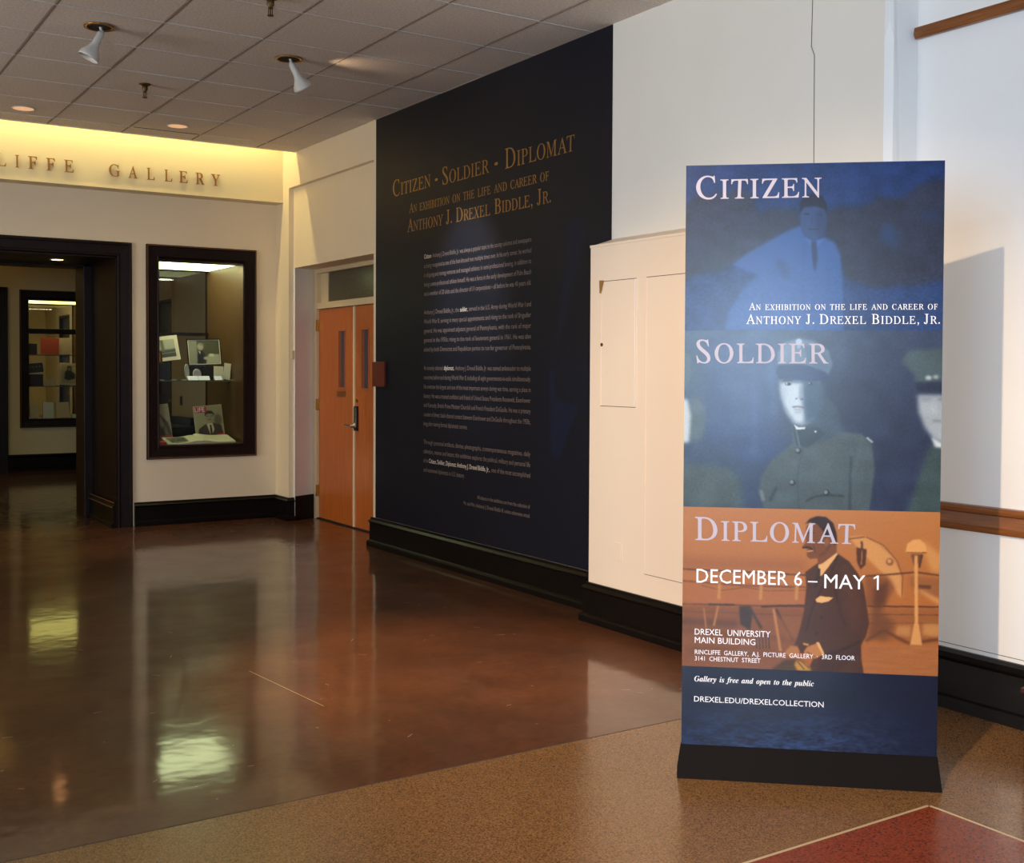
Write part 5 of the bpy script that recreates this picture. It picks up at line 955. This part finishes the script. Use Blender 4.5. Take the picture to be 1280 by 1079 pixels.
bt('subtitle_lettering', poly_mesh(serif('An exhibition on the life and career of', .76, track=.06)), M['white'], uvp(1, 350, 697), uvp(1, 1180, 697), 32*cp)
bt('name_lettering', poly_mesh(serif('Anthony J. Drexel Biddle, Jr.', .78, track=.06)), M['white'], uvp(1, 337, 759), uvp(1, 1190, 760), 43*cp)
bt('headline_lettering', poly_mesh(serif('Soldier', .84, track=.05), off=.008), M['lilac'], uvp(2, 110, 186), uvp(2, 703, 188), 102*cp)
bt('headline_lettering', poly_mesh(serif('Diplomat', .84, track=.05), off=.008), M['lilac'], uvp(3, 100, 190), uvp(3, 817, 211), 103*cp)
def sn(s, w_=0): return sans_mesh(s)
bt('date_lettering', sn('DECEMBER 6'), M['white'], uvp(3, 107, 383), uvp(3, 582, 398), 62*cp, CAPM)
bt('date_dash', poly_mesh([[(0, 0), (4, 0), (4, 1), (0, 1)]], off=0), M['white'], uvp(3, 608, 379), uvp(3, 650, 380), 5.5*cp)
bt('date_lettering', sn('MAY'), M['white'], uvp(3, 680, 404), uvp(3, 860, 410), 62*cp, CAPM)
bt('date_lettering', poly_mesh([[(.21, 0), (.33, 0), (.33, 1), (.23, 1), (0, .84), (0, .72), (.21, .84)]], off=0), M['white'], uvp(3, 896, 410), uvp(3, 919, 411), 64*cp)
bt('address_lettering', sn('DREXEL  UNIVERSITY'), M['white'], uvp(3, 98, 619), uvp(3, 440, 628), 27*cp, CAPM)
bt('address_lettering', sn('MAIN BUILDING'), M['white'], uvp(3, 98, 656), uvp(3, 372, 664), 27*cp, CAPM)
bt('address_lettering', sn('RINCLIFFE  GALLERY,  A.J.  PICTURE  GALLERY  ·  3RD  FLOOR'), M['white'], uvp(3, 98, 703), uvp(3, 813, 730), 20*cp, CAPM)
bt('address_lettering', sn('3141  CHESTNUT  STREET'), M['white'], uvp(3, 98, 734), uvp(3, 395, 745), 20*cp, CAPM)
def c4(x, y): return (x/2.9091*3.5556, (y/2.9091+200)*3.5556)
bt('italic_lettering', poly_mesh(serif('Gallery is free and open to the public', style='I')), M['white'], uvp(3, *c4(78, 94)), uvp(3, *c4(517, 112)), 20/2.9091/349)
bt('web_address_lettering', sn('DREXEL.EDU/DREXELCOLLECTION'), M['white'], uvp(3, *c4(77, 168)), uvp(3, *c4(552, 190)), 20/2.9091/349, CAPM)

# ---- raised metal letters over the gallery entrance
sg = thing('gallery_name_sign', 'raised bronze letters spelling the gallery name above the dark doorway', 'sign', (2.4, 10.605, 3.171))
def bz(x0, x1, c):
    me = poly_mesh(serif(c), .012/.105/2); link('letter', place(me, (0, 10.60, 0), (1, 0, 0), x1-x0, .106, 3.171, x0, (0, -1, 0), .006), M['bronze'], sg)
def xs_(p): return 1.677+.00625*p+2.6e-6*p*p
for c, a, b in (('C', -32, -18), ('L', -5, 7), ('I', 18.3, 23.5), ('F', 34.7, 45.7), ('F', 57.4, 68), ('E', 79.7, 91.4), ('G', 135.5, 149), ('A', 159.4, 171), ('L', 182.3, 192), ('L', 204.4, 213.7), ('E', 222.6, 233.2), ('R', 243.3, 254), ('Y', 262.5, 273.5)): bz(xs_(a), xs_(b), c)
for k, c in enumerate('NIR'): bz(1.33-.14*k, 1.33-.14*k+(.08 if c != 'I' else .035), c)

# ---- ceiling fittings
def bell(x, y, stem_to, aim, label):
    t = thing('ceiling_spotlight', label, 'spotlight', (x, y, CZ), 'bell-shaped spotlights in the ceiling')
    link('trim_ring', lathe([(.070, -.002), (.090, -.002), (.092, -.006), (.086, -.009), (.072, -.007), (.070, .010)], (x, y, CZ), n=40), M['brass'], t, True)
    link('recess_can', lathe([(.073, -.004), (.073, .028), (0, .028)], (x, y, CZ)), M['dark'], t)
    s = Vector(stem_to); a = Vector(aim).normalized(); top = Vector((x, y, CZ+.026)); dv = s-top
    link('stem', lathe([(.008, 0), (.008, dv.length), (0, dv.length)], top, dv, 14), M['lampwhite'], t, True)
    link('knuckle', lathe([(0, -.014), (.012, -.010), (.014, 0), (.012, .010), (0, .014)], s, a, 14), M['lampwhite'], t, True)
    link('lamp_head', lathe([(0, 0), (.017, .001), (.021, .01), (.022, .075), (.028, .10), (.044, .128), (.058, .15), (.062, .168), (.062, .178), (.058, .178), (.052, .155), (.02, .12), (0, .118)], s, a, 32), M['lampwhite'], t, True)
    return t
bell(1.686, 7.171, (1.70, 7.17, 3.475), (-.42, .1, -.90), 'white bell spotlight further left, its mouth turned down to the left')
bell(2.901, 7.209, (2.915, 7.20, 3.475), (.50, .1, -.80), 'white bell spotlight turned down to the right towards the navy panel')
bell(-1.05, .72, (-1.05, .72, 3.46), (.84, .50, -.40), 'white bell spotlight near the camera aimed at the banner')
def downlight(x, y, z, label, r=.075, m='glow'):
    t = thing('recessed_downlight', label, 'downlight', (x, y, z), 'recessed round downlights')
    link('trim_ring', lathe([(r+.002, .002), (r+.003, -.004), (r+.012, -.005), (r+.015, 0)], (x, y, z), n=40), M['lampwhite'], t, True)
    link('lens', lathe([(0, .003), (r+.002, .003), (r+.002, -.003), (0, -.0035)], (x, y, z), n=32), M[m], t)
downlight(1.715, 9.767, CZ, 'round recessed downlight at far left above the gallery letters')
downlight(2.927, 9.739, CZ, 'round recessed downlight above the right end of the gallery letters')
downlight(2.35, 4.8, CZ, 'round recessed downlight nearest the camera')
M['glow2'] = mat('doorway_lamp_lens', (255, 200, 150), .5, emit=(255, 176, 110), estr=14)
downlight(2.26, 11.24, DZ-.013, 'small bright downlight inside the dark doorway head', .05, 'glow2')
def sprinkler(x, y, label):
    t = thing('sprinkler_head', label, 'sprinkler', (x, y, CZ))
    link('escutcheon', lathe([(.016, -.002), (.042, -.001), (.040, -.006), (.020, -.016), (.016, -.016)], (x, y, CZ)), M['sprink'], t, True)
    link('body', lathe([(0, -.004), (.020, -.004), (.020, -.042), (.013, -.05), (.013, -.06), (0, -.06)], (x, y, CZ)), M['sprink'], t, True)
    link('yoke', boxes([(x-.013, x-.009, y-.003, y+.003, CZ-.098, CZ-.055), (x+.009, x+.013, y-.003, y+.003, CZ-.098, CZ-.055), (x-.003, x+.003, y-.003, y+.003, CZ-.094, CZ-.055)]), M['sprink'], t)
    link('deflector', lathe([(0, -.096), (.018, -.096), (.018, -.100), (0, -.102)], (x, y, CZ)), M['sprink'], t)
sprinkler(2.30, 8.435, 'brass sprinkler head hanging between the two rows of lights')
sprinkler(2.344, 6.09, 'brass sprinkler head cut off by the top of the picture')
tb = thing('cove_tube_light', 'long fluorescent tube hidden above the ceiling edge over the letters', 'light', (1.2, 10.50, 3.98))
link('tube', lathe([(0, 0), (.013, 0), (.013, 5.6), (0, 5.6)], (-1.6, 10.50, 3.99), (1, 0, 0), 16), M['tube'], tb)
box('tube_tray', (-1.7, 4.1, 10.46, 10.54, 4.005, 4.045), M['lampwhite'], tb)
for lx, ly, lb in ((.3, 15.2, 'flat light panel added out of view to brighten the gallery'), (2.3, 16.2, 'flat ceiling light panel in the gallery beyond the doorway'), (3.3, 21, 'flat ceiling light panel in the farthest room')):  # the first panel is added to house the gallery fill
    t = thing('ceiling_light_panel', lb, 'ceiling light', (lx, ly, 3.5))
    link('housing', boxes([(lx-.33, lx+.33, ly-.83, ly+.83, 3.465, 3.498)], .004), M['lampwhite'], t)
    box('diffuser', (lx-.3, lx+.3, ly-.8, ly+.8, 3.460, 3.466), mat('panel_diffuser', (230, 210, 150), .5, emit=(255, 205, 90), estr=.4), t)
# gallery bench and box at the edge
bh = thing('gallery_bench', 'dark low bench seen through the glass of the nearer case', 'bench', (4.2, 14.9, 0))
box('seat', (3.95, 4.52, 14.0, 15.9, .62, .74), M['blackmetal'], bh, .01)
box('back_rail', (4.42, 4.52, 14.2, 15.0, .74, .84), M['blackmetal'], bh, .01)
for lx, ly in ((3.99, 14.05), (4.46, 14.05), (3.99, 15.83), (4.46, 15.83)): box('leg', (lx, lx+.05, ly, ly+.05, 0, .62), M['blackmetal'], bh)
sw = center(box('wall_switch', (4.588, 4.5995, 15.12, 15.20, .97, 1.09), M['blackmetal'], bev=.002)); tag(sw, 'dark switch plate on the gallery wall seen through the nearer case', 'switch')
wbx = thing('wooden_box', 'low reddish-brown wooden box cut off by the right edge of the picture', 'box', (4.06, 2.40, 0))
box('body', (3.883, 4.24, 2.28, 2.515, 0, .285), M['boxwood'], wbx, .004); box('lid', (3.873, 4.25, 2.27, 2.525, .285, .305), M['boxwood'], wbx, .004)

# ---- display cases
FP = [(0, 0), (0, .030), (.006, .038), (.016, .038), (.022, .030), (.026, .030), (.100, .026), (.106, .032), (.112, .032), (.118, .020), (.124, .0)]
def case(name, label, x0, x1, z0, z1, y, yb, midbar, shelves, lit):
    t = thing(name, label, 'display case', ((x0+x1)/2, y, z0))
    link('frame', frame(x0-.088, x1+.088, z0-.11, z1+.11, y, FP), M['mahog'], t)
    fr_ = bpy.data.objects[t.children[-1].name] if t.children else None
    link('edge_highlight', frame(x0-.082, x1+.082, z0-.104, z1+.104, y-.0365, [(0, 0), (.002, .003), (.006, .003), (.008, 0)]), M['highlight_line'], t)  # thin brown line, the frame's edge highlight as a coloured strip
    link('side_panel', boxes([(x1-.010, x1-.001, y+.02, yb-.01, z0, z1)]), M['mahog_in'], t); link('side_panel', boxes([(x0+.001, x0+.010, y+.02, yb-.01, z0, z1)]), M['mahog_in'], t)
    box('floor_panel', (x0, x1, y+.002, yb-.01, z0-.0, z0+.012), M['mahog_in'], t)
    link('top_panel', boxes([(x0, x1, y+.002, y+.24, z1-.025, z1), (x0, x1, y+1.10, yb-.01, z1-.025, z1), (x1-.012, x1, y+.24, y+1.10, z1-.025, z1)]), M['mahog'], t)
    box('lamp_diffuser', (x0, x1-.012, y+.24, y+1.10, z1-.02, z1-.012), M['caselamp'] if lit else M['caselamp2'], t)
    box('front_pane', (x0, x1, y+.012, y+.018, z0+.0, z1-.0), M['glass'], t)
    box('back_pane', (x0, x1, yb-.02, yb-.012, z0, z1), M['glass'], t)
    link('back_post', boxes([(x1-.02, x1, yb-.03, yb, z0, z1)]), M['mahog'], t)
    if midbar: box('glazing_bar', (x0, x1, y-.012, y+.02, midbar[0], midbar[1]), M['mahog'], t, .004)
    for s, ya, yb_ in shelves:
        sh = box('glass_shelf', (x0+.002, x1-.002, ya, yb_, s-.010, s), M['glass'], t); box('shelf_edge', (x0+.002, x1-.002, ya-.002, ya, s-.010, s), mat('shelf_edge_green', (112, 128, 112), .2), sh)
    return t
M['caselamp2'] = mat('far_case_lamp', (240, 235, 160), .5, emit=(250, 236, 130), estr=3.6)
cs = case('display_case', 'dark-framed lit display case in the wall right of the dark doorway', CX0, CX1, CZ0, CZ1, WB, 12.0, None, [(1.347, 10.98, 11.75)], 1)
cf = case('display_case', 'dim dark-framed display case seen through the doorway in the far wall', FX0, FX1, .72, 2.44, GW, 18.6, (1.935, 2.01), [(1.645, 17.34, 18.1), (1.195, 17.34, 18.1)], 0)
box('hanging_frame_back', (CX0, CX1, 11.93, 11.97, 1.80, 1.835), M['mahog'], cs)  # bar standing for the back of a hanging frame

def pic(w_, h_, bg, draw, seed=1):
    c = Canvas(w_, h_, bg); draw(c); c.noise(0, h_, 3, 3, (6, 6, 5), seed); return c.material('photo_print', .5)
def board(name, label, cat, x, y, z, w_, h_, t_=.008, tilt=8, roll=0, yaw_=0, backing='darkbox', pm_=None, margin=0, framed=None, fw=.012, group=None):
    t = thing(name, label, cat, (0, 0, 0), group)
    box('backing', (-w_/2, w_/2, 0, t_, 0, h_), M[backing], t, .0008)
    if pm_ is not None:
        mm = margin; link('print', quad((-w_/2+mm, -.0008, mm), (w_/2-mm, -.0008, mm), (w_/2-mm, -.0008, h_-mm), (-w_/2+mm, -.0008, h_-mm)), pm_, t)
    if framed: link('frame', frame(-w_/2-.002, w_/2+.002, -.002, h_+.002, .002, [(0, -.006), (0, .008), (fw, .008), (fw, .001)]), M[framed], t)
    t.rotation_euler = (math.radians(-tilt), math.radians(roll), math.radians(yaw_))
    R = t.rotation_euler.to_matrix(); low = min((R @ Vector((xx_, yy_, 0))).z for xx_ in (-w_/2, w_/2) for yy_ in (0, t_))
    t.location = (x, y, z-low+.0006); return t
def drw_harbour(c):
    c.poly([(0, 0), (100, 0), (100, 44), (0, 48)], (190, 186, 150), 2); c.poly([(0, 46), (100, 42), (100, 75), (0, 75)], (84, 84, 72), 3); c.poly([(38, 0), (52, 0), (54, 50), (42, 50)], (120, 118, 98), 2); c.line([(0, 60), (100, 56)], 3, (160, 156, 120), 1)
def drw_desk(c):
    c.poly([(0, 0), (28, 0), (24, 84), (0, 84)], (150, 146, 118), 1.5); c.poly([(28, 0), (100, 0), (100, 50), (60, 56), (28, 60)], (84, 82, 58), 2)
    c.poly([(26, 84), (28, 52), (34, 34), (48, 40), (56, 60), (52, 84)], (38, 36, 34), 1.5); c.ell(38, 22, 10, 13, (176, 168, 136), 1.2); c.poly([(32, 8), (48, 10), (50, 22), (44, 18), (34, 14)], (140, 134, 110), 1.5)
    c.poly([(31, 36), (38, 40), (36, 52)], (220, 214, 180), 1); c.poly([(62, 50), (98, 50), (100, 84), (54, 84)], (186, 180, 144), 1.5); c.ell(54, 64, 8, 6, (190, 182, 146), 1.5); c.poly([(66, 48), (80, 48), (82, 58), (66, 58)], (226, 220, 184), 1)
def face(c, cx, cy, r, sk=(164, 150, 112), hair=(58, 52, 42)):
    c.ell(cx, cy, r*.78, r, sk, 1.2); c.poly([(cx-r*.82, cy-r*.1), (cx-r*.8, cy-r*.8), (cx-r*.2, cy-r*1.15), (cx+r*.5, cy-r*1.1), (cx+r*.85, cy-r*.5), (cx+r*.8, cy-r*.05), (cx+r*.6, cy-r*.5), (cx-r*.4, cy-r*.62)], hair, 1)
    for s_ in (-1, 1): c.line([(cx+s_*r*.2, cy-r*.15), (cx+s_*r*.55, cy-r*.15)], r*.12, (60, 52, 40), .8)
    c.line([(cx, cy-r*.05), (cx+r*.05, cy+r*.25)], r*.1, (120, 108, 80), .8); c.line([(cx-r*.3, cy+r*.5), (cx+r*.3, cy+r*.5)], r*.12, (96, 70, 56), .8)
def drw_life(c):
    c.poly([(0, 0), (100, 0), (100, 116), (0, 116)], (172, 160, 116), 1); c.ell(82, 56, 14, 22, (112, 104, 74), 3)
    c.poly([(6, 116), (12, 84), (40, 66), (62, 64), (92, 76), (98, 116)], (66, 54, 44), 1.2); c.poly([(40, 66), (62, 64), (66, 90), (52, 116), (46, 90)], (214, 204, 160), 1); c.poly([(51, 72), (57, 72), (59, 116), (51, 116)], (58, 46, 40), .8)
    face(c, 54, 42, 20); c.poly([(4, 3), (46, 3), (46, 24), (4, 24)], (196, 54, 50), .3); c.poly([(72, 108), (100, 106), (100, 130), (0, 130), (0, 118), (72, 118)], (214, 60, 48), .4)
def drw_mag(c):
    c.poly([(0, 0), (100, 0), (100, 118), (0, 118)], (164, 152, 118), 1); c.poly([(0, 30), (50, 22), (90, 70), (100, 118), (0, 118)], (70, 58, 46), 3); c.ell(30, 44, 18, 22, (168, 154, 120), 3); c.poly([(50, 50), (64, 44), (76, 80), (60, 90)], (150, 136, 106), 3)
    c.poly([(30, 80), (44, 76), (50, 118), (34, 118)], (48, 40, 34), 2); c.poly([(66, 84), (80, 80), (88, 116), (72, 118)], (120, 106, 80), 3); c.poly([(0, 119), (100, 119), (100, 140), (0, 140)], (206, 46, 40), .4)
def drw_open(c):
    c.poly([(4, 6), (92, 4), (96, 62), (6, 66)], (92, 84, 66), 1.5); c.noise(8, 62, 9, 8, (60, 56, 44), 9, x0=6, x1=94)
def drw_two(c):
    c.poly([(0, 0), (100, 0), (100, 124), (0, 124)], (196, 170, 110), 1); c.poly([(20, 50), (34, 34), (34, 8), (54, 6), (62, 24), (58, 40), (80, 56), (84, 90), (40, 104), (18, 96)], (60, 52, 38), 3); c.ell(48, 28, 9, 12, (150, 126, 84), 2); c.poly([(60, 20), (96, 4), (98, 60), (74, 50)], (216, 190, 126), 4)
def drw_gold(c):
    c.poly([(0, 0), (100, 0), (100, 100), (0, 100)], (176, 136, 64), 1); c.ell(50, 40, 16, 20, (90, 64, 40), 3); c.poly([(24, 100), (36, 62), (64, 62), (76, 100)], (80, 54, 36), 3)
def drw_group(c):
    c.poly([(0, 0), (100, 0), (100, 70), (0, 70)], (40, 36, 28), 1)
    for i in range(4): c.ell(18+i*21, 26, 6, 8, (110, 96, 62), 1.5)
def riser(label, x0, x1, y0, y1, z0, z1, g_=None):
    o = center(box('display_block', (x0, x1, y0, y1, z0+.0006, z1), M['darkbox'], bev=.002)); tag(o, label, 'display block', g_); return o
SH1 = 1.347
# shelf of the near case
riser('dark display block under the matted harbour print', 3.05, 3.30, 11.24, 11.42, SH1, 1.512)
riser('dark display block under the black-framed desk photograph', 3.53, 3.74, 11.24, 11.40, SH1, 1.488)
riser('small dark box at the right end of the glass shelf', 3.85, 3.90, 11.25, 11.40, SH1, 1.47)
board('matted_print', 'cream matted harbour print leaning in the upper left of the case', 'picture', 3.262, 11.26, 1.5126, .30, .245, .006, 10, -7, 0, 'paper', pic(100, 75, (150, 146, 120), drw_harbour), .036)
board('small_framed_picture', 'tiny red and gold framed picture in front of the matted harbour print', 'picture', 3.17, 11.20, SH1+.16, .085, .112, .008, 6, -3, 0, 'red', pic(100, 100, (176, 136, 64), drw_gold), .012, 'plaque', .01)
st = center(box('display_block', (3.14, 3.20, 11.17, 11.215, SH1+.0006, SH1+.158), M['darkbox'])); tag(st, 'narrow dark block below the tiny red and gold picture', 'display block')
board('framed_photograph', 'black-framed photograph of a seated man writing at a desk', 'picture', 3.655, 11.26, 1.4886, .335, .262, .01, 10, -1.5, 0, 'paper', pic(100, 84, (110, 108, 90), drw_desk), .014, 'blackmetal', .008)
pt = center(link('china_plate', lathe([(0, .004), (.035, .004), (.055, .010), (.078, .016), (.079, .013), (.055, .006), (.035, 0), (0, 0)], (0, 0, 0), (.9, -.6, .1), 40), M['china'], smooth=True)); pt.location = (3.44, 11.16, SH1+.001); tag(pt, 'white china plate standing on edge between the two upper pictures', 'plate')
pt2 = center(link('china_saucer', lathe([(0, .004), (.03, .004), (.055, .012), (.056, .009), (.03, 0), (0, 0)], (0, 0, 0), (.5, -1, .1), 32), M['china'], smooth=True)); pt2.location = (3.52, 11.10, SH1+.001); tag(pt2, 'small pale saucer standing beside the china plate', 'plate')
def sheet(name, label, x, y, z, w_, h_, tilt, roll, m='paper', cat='paper'):
    t = link(name, boxes([(-w_/2, w_/2, 0, .0015, 0, h_)]), M[m]); tag(t, label, cat); t.rotation_euler = (math.radians(-tilt), math.radians(roll), 0)
    low = min((t.rotation_euler.to_matrix() @ Vector((a, 0, 0))).z for a in (-w_/2, w_/2)); t.location = (x, y, z-low+.0006); return t
sheet('letter_sheet', 'typed cream letter standing below the right side of the desk photograph', 3.752, 11.15, SH1, .10, .135, 8, 3, 'paper')
sheet('folded_letter', 'folded cream letter standing right of the typed letter', 3.845, 11.19, SH1, .07, .165, 8, 8, 'paper')
for k, (x_, w_, lb) in enumerate(((3.455, .10, 'left of the three white caption cards on the glass shelf'), (3.565, .11, 'middle one of the three white caption cards on the glass shelf'), (3.705, .075, 'right of the three white caption cards, below the typed letter'))):
    t = link('caption_card', boxes([(-w_/2, w_/2, 0, .002, 0, .052)]), M['white']); tag(t, lb, 'card', 'caption cards on the glass shelf'); t.rotation_euler = (math.radians(-40), 0, 0); t.location = (x_, 11.005, SH1+.0018)
for x_, lb in ((3.15, 'flat silver medal lying at the left end of the glass shelf'), (3.27, 'flat silver medal lying below the matted print'), (3.37, 'flat silver medal lying just left of the caption cards'), (3.85, 'flat bronze medal lying at the right end of the glass shelf')):
    t = center(link('medal', lathe([(0, 0), (.026, 0), (.028, .003), (.026, .006), (0, .006)], (x_, 11.02, SH1+.0006), n=24), M['china'] if x_ < 3.8 else M['brass'], smooth=False)); tag(t, lb, 'medal', 'medals on the glass shelf')
# floor of the near case
FZ = CZ0+.012
lm = board('magazine', 'standing magazine with a man in a suit and red title on its cover', 'magazine', 3.70, 11.22, FZ, .29, .35, .006, 9, -4, 0, 'paper', pic(100, 128, (172, 160, 116), drw_life), .002)
me = sans_mesh('LIFE'); link('cover_title', place(me, (0, 0, 0), (1, 0, 0), .095, .042, .292, -.128, (0, -1, 0), .0016, capm=CAPM), M['white'], lm)
board('magazine', 'standing magazine with a dark crowded cover at the left of the case', 'magazine', 3.205, 11.22, FZ, .235, .36, .006, 9, -6, 0, 'paper', pic(100, 136, (164, 152, 118), drw_mag), .002)
rb = center(box('red_book', (3.05, 3.165, 10.90, 11.10, FZ+.0006, FZ+.03), M['red'], bev=.003)); tag(rb, 'flat red book lying in front of the dark magazine', 'book')
ob = thing('open_book', 'open book with pictures lying flat in front of the suited man magazine', 'book', (3.52, 11.05, FZ))
def page(x0, x1, y0, y1, side):
    vs = []; fs = []; n = 10
    for i in range(n+1):
        t = i/n; x = x0+(x1-x0)*t; u = t if side > 0 else 1-t
        hgt = FZ+.008+.028*math.exp(-((u)/.35)**2)*(1-.3*u)-.012*math.exp(-(u/.05)**2)
        for yy_ in (y0+.03*side*t, y1+.03*side*t): vs += [(x, yy_, hgt+max(0, yy_-10.93)*.20), (x, yy_, FZ+.0006)]
    for i in range(n):
        a = i*4; b = a+4; fs += [(a, b, b+2, a+2), (a+1, a+3, b+3, b+1), (a, a+1, b+1, b), (a+2, b+2, b+3, a+3)]
    fs += [(0, 2, 3, 1), (n*4, n*4+1, n*4+3, n*4+2)]
    return from_py(vs, fs)
link('page_block', page(3.19, 3.50, 10.93, 11.17, -1), M['paper'], ob); link('page_block', page(3.50, 3.86, 10.93, 11.19, 1), M['paper'], ob)
pg = link('page_picture', quad((3.225, 10.945, FZ+.017), (3.40, 10.945, FZ+.024), (3.40, 11.12, FZ+.060), (3.21, 11.12, FZ+.053)), pic(100, 70, (190, 180, 140), drw_open), ob)
# far case contents
Z2, Z3 = 1.645, 1.195; YF = 17.42; F4 = .732
sheet('red_paper', 'faded red paper sheet standing on the top shelf of the far case', 3.395, YF, Z2, .25, .235, 6, 2, 'orange')
sheet('cream_paper', 'cream paper sheet beside the red one in the far case', 3.60, YF+.02, Z2, .21, .240, 6, -2, 'cream')
riser('dark block at the left of the far case top shelf', 3.09, 3.24, 17.5, 17.62, Z2, 1.80)
board('framed_photograph', 'cream matted photograph of two figures on the middle shelf of the far case', 'picture', 3.68, 17.50, Z3, .285, .325, .01, 8, 3, 0, 'cream', pic(100, 124, (196, 170, 110), drw_two), .03)
board('framed_group_photograph', 'small dark framed group photograph at the left of the far case', 'picture', 3.22, 17.50, 1.365, .235, .15, .01, 8, -6, 0, 'darkbox', pic(100, 70, (40, 36, 28), drw_group), .012, 'china', .008)
riser('dark block under the small group photograph', 3.10, 3.32, 17.50, 17.60, Z3, 1.364)
sheet('label_card', 'cream label card on the middle shelf of the far case', 3.40, 17.45, Z3, .155, .105, 10, 0, 'cream', 'card')
def booklet(label, x, w_, h_, m='cream', roll=0):
    t = thing('booklet', label, 'booklet', (0, 0, 0)); box('pages', (-w_/2, w_/2, 0, .02, 0, h_), M[m], t, .002); box('cover', (-w_/2-.002, w_/2+.002, .02, .024, -.0, h_+.002), M['darkbox'], t)
    t.rotation_euler = (math.radians(-9), math.radians(roll), 0); t.location = (x, YF, F4+.004+abs(math.sin(math.radians(roll)))*w_/2); return t
booklet('pale booklet at the left end of the far case floor', 3.19, .11, .20, 'cream', -4); booklet('pale booklet second from the left on the far case floor', 3.375, .145, .23, 'paper', 1); booklet('pale booklet third from the left on the far case floor', 3.575, .18, .225, 'cream', -2)
fb = thing('open_booklet', 'open booklet lying flat at the right of the far case floor', 'booklet', (3.79, 17.48, F4)); box('page', (3.69, 3.79, 17.38, 17.55, F4+.0006, F4+.05), M['paper'], fb, .004); box('page', (3.792, 3.90, 17.38, 17.55, F4+.0006, F4+.05), M['paper'], fb, .004)
